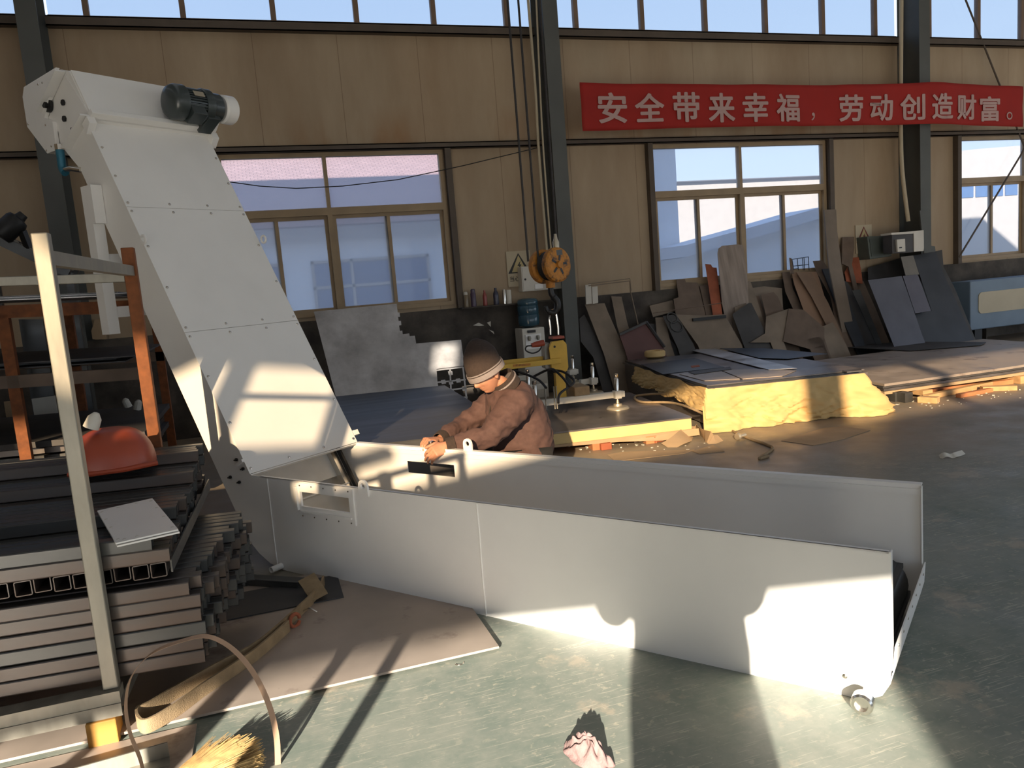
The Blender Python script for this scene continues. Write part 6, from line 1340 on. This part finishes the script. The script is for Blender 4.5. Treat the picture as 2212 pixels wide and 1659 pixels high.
# knitted hat
hat = MB(); hxd = hf.normalized(); hup = (hu-hxd*hu.dot(hxd)).normalized(); hl = hup.cross(hxd)
tip = Vector((0, 0, 0))
def hatf(u, v):
    a = u*2*math.pi; t = v*math.pi/2
    rx, ry = 0.131, 0.114; h = 0.195
    k = math.cos(t)**0.62; X, Y, Z = rx*k*math.cos(a), ry*k*math.sin(a), h*math.sin(t)**0.95
    X += -0.012-0.018*v; b = 0.006*noise.noise(Vector((math.cos(a)*2.2, math.sin(a)*2.2, v*4)))+0.008*max(0, noise.noise(Vector((math.cos(a)*1.3, math.sin(a)*1.3, v*9))))*v
    Z += 0.026*math.exp(-((v-1)/0.16)**2)-0.012*math.exp(-((v-0.62)/0.10)**2)*max(0, math.sin(a*2+0.6))
    return hc+hxd*(X*(1+b*6))+hl*(Y*(1+b*6))+hup*(0.030+Z)
hat.grid(hatf, 56, 24, True)
ho_ = hat.build('knitted_hat', JDARK, pers, smooth=True, angle=180)
band = MB()
def bandf(u, v, z0, z1, e):
    a = u*2*math.pi; th = [(0, 0), (e, 0.0), (e*1.1, 0.5), (e, 1.0), (0, 1.0)][int(round(v*4))]
    z = z0+(z1-z0)*th[1]; X, Y = (0.1315+th[0])*math.cos(a)-0.012, (0.1145+th[0])*math.sin(a)
    return hc+hxd*X+hl*Y+hup*z
band.grid(lambda u, v: bandf(u, v, 0.012, 0.046, 0.006), 56, 5, True); band.build('hat_band', HATB, ho_, smooth=True, angle=60)
b2 = MB(); b2.grid(lambda u, v: bandf(u, v, 0.052, 0.060, 0.003), 56, 5, True); b2.build('hat_stripe', HATB, ho_, smooth=True, angle=60)
for sg in (-1, 1):
    e_ = hc+hxd*0.079+hl*sg*0.031+hup*0.012
    MB().lathe([(0, -0.008), (0.007, -0.006), (0.0105, 0.0), (0.007, 0.005), (0, 0.007)], e_, hxd+hl*sg*0.25, 12).build('eye', EYE, pers, smooth=True)
    MB().tube([hc+hxd*(0.098-0.012*abs(q))+hl*sg*(0.030+0.016*q)+hup*(0.032-0.004*abs(q)) for q in (-1, 0, 1)], 0.0035, 6).build('eyebrow', JDARK, pers, smooth=True)
# white fitting the worker is fixing on the flange
tag(MB().lathe([(0, 0), (0.012, 0), (0.012, 0.02), (0.018, 0.02), (0.018, 0.035), (0, 0.035)], Vector((0.93, 4.70, 0.560)), (0, 0, 1), 10).build('small_bracket', BRIGHT, smooth=True), 'small bright fitting on the trough flange beside the worker\'s right hand', 'fitting')
# --- the photographer, standing behind the camera; his shadow falls across the trough
g0 = Vector((-0.055, -0.42, 0))
PJ = [(g0+Vector((0, 0, 0.92)), (0.27, 0.17)), (g0+Vector((0, 0.0, 1.15)), (0.26, 0.165)), (g0+Vector((0, 0.0, 1.36)), (0.225, 0.16)), (g0+Vector((0, 0.01, 1.50)), 0.07), (g0+Vector((0, 0.03, 1.64)), 0.10), (g0+Vector((0, 0.03, 1.73)), 0.075),
      (g0+Vector((-0.21, 0, 1.40)), 0.085), (g0+Vector((-0.31, 0.10, 1.20)), 0.075), (g0+Vector((-0.10, 0.31, 1.47)), 0.045), (g0+Vector((0.21, 0, 1.40)), 0.085), (g0+Vector((0.31, 0.10, 1.20)), 0.075), (g0+Vector((0.10, 0.31, 1.47)), 0.045),
      (g0+Vector((-0.12, 0, 0.80)), 0.14), (g0+Vector((-0.135, 0.02, 0.46)), 0.125), (g0+Vector((-0.14, 0, 0.08)), 0.09), (g0+Vector((0.12, 0, 0.80)), 0.14), (g0+Vector((0.135, 0.02, 0.46)), 0.125), (g0+Vector((0.14, 0, 0.08)), 0.09)]
pV, pF = skin_mesh(PJ, [(0, 1), (1, 2), (2, 3), (3, 4), (4, 5), (2, 6), (6, 7), (7, 8), (2, 9), (9, 10), (10, 11), (0, 12), (12, 13), (13, 14), (0, 15), (15, 16), (16, 17)], 2)
hl_ = hand_mesh(g0+Vector((-0.095, 0.315, 1.475)), (0.25, 0.25, 0.5), (-0.8, -0.4, 0), 1, [0.5]*4, 0.05, 0.4, 0.9); hr_ = hand_mesh(g0+Vector((0.095, 0.315, 1.475)), (-0.25, 0.25, 0.5), (0.8, -0.4, 0), -1, [0.5]*4, 0.05, 0.4, 0.9)
V, F = cat((pV, pF), (hl_.v, hl_.f), (hr_.v, hr_.f))
ph = meshobj('person', V, F, TROUS); tag(ph, 'person in dark clothes whose shadow falls on the trough', 'person')
for sx_ in (-0.13, 0.13):
    sV, sF = skin_mesh([(g0+Vector((sx_, -0.05, 0.05)), 0.05), (g0+Vector((sx_, 0.06, 0.045)), 0.05), (g0+Vector((sx_, 0.15, 0.035)), 0.035)], [(0, 1), (1, 2)], 2)
    meshobj('shoe', [Vector((v.x, v.y, max(v.z, 0.003))) for v in sV], sF, SHOE, ph)
# --- slim rack behind and to the left of the camera whose posts shade the floor
rk2 = thing('post_rack', 'slim post rack known by its stripes of shadow on the floor plate', 'rack', (-1.2, 0.6, 0))
for x, w, h in ((-0.913, 0.045, 1.9), (-1.17, 0.045, 1.9), (-1.58, 0.09, 1.9), (-1.97, 0.04, 3.2), (-2.42, 0.075, 3.2)): MB().box((x+1.2-w/2, -w/2, 0), (x+1.2+w/2, w/2, h)).build('post', RUST, rk2)
MB().box((-1.205, -0.02, 2.485), (-0.75, 0.02, 2.525)).build('upper_rail', RUST, rk2)
MB().box((-1.2, -0.02, 1.86), (0.32, 0.02, 1.9)).build('top_rail', RUST, rk2)
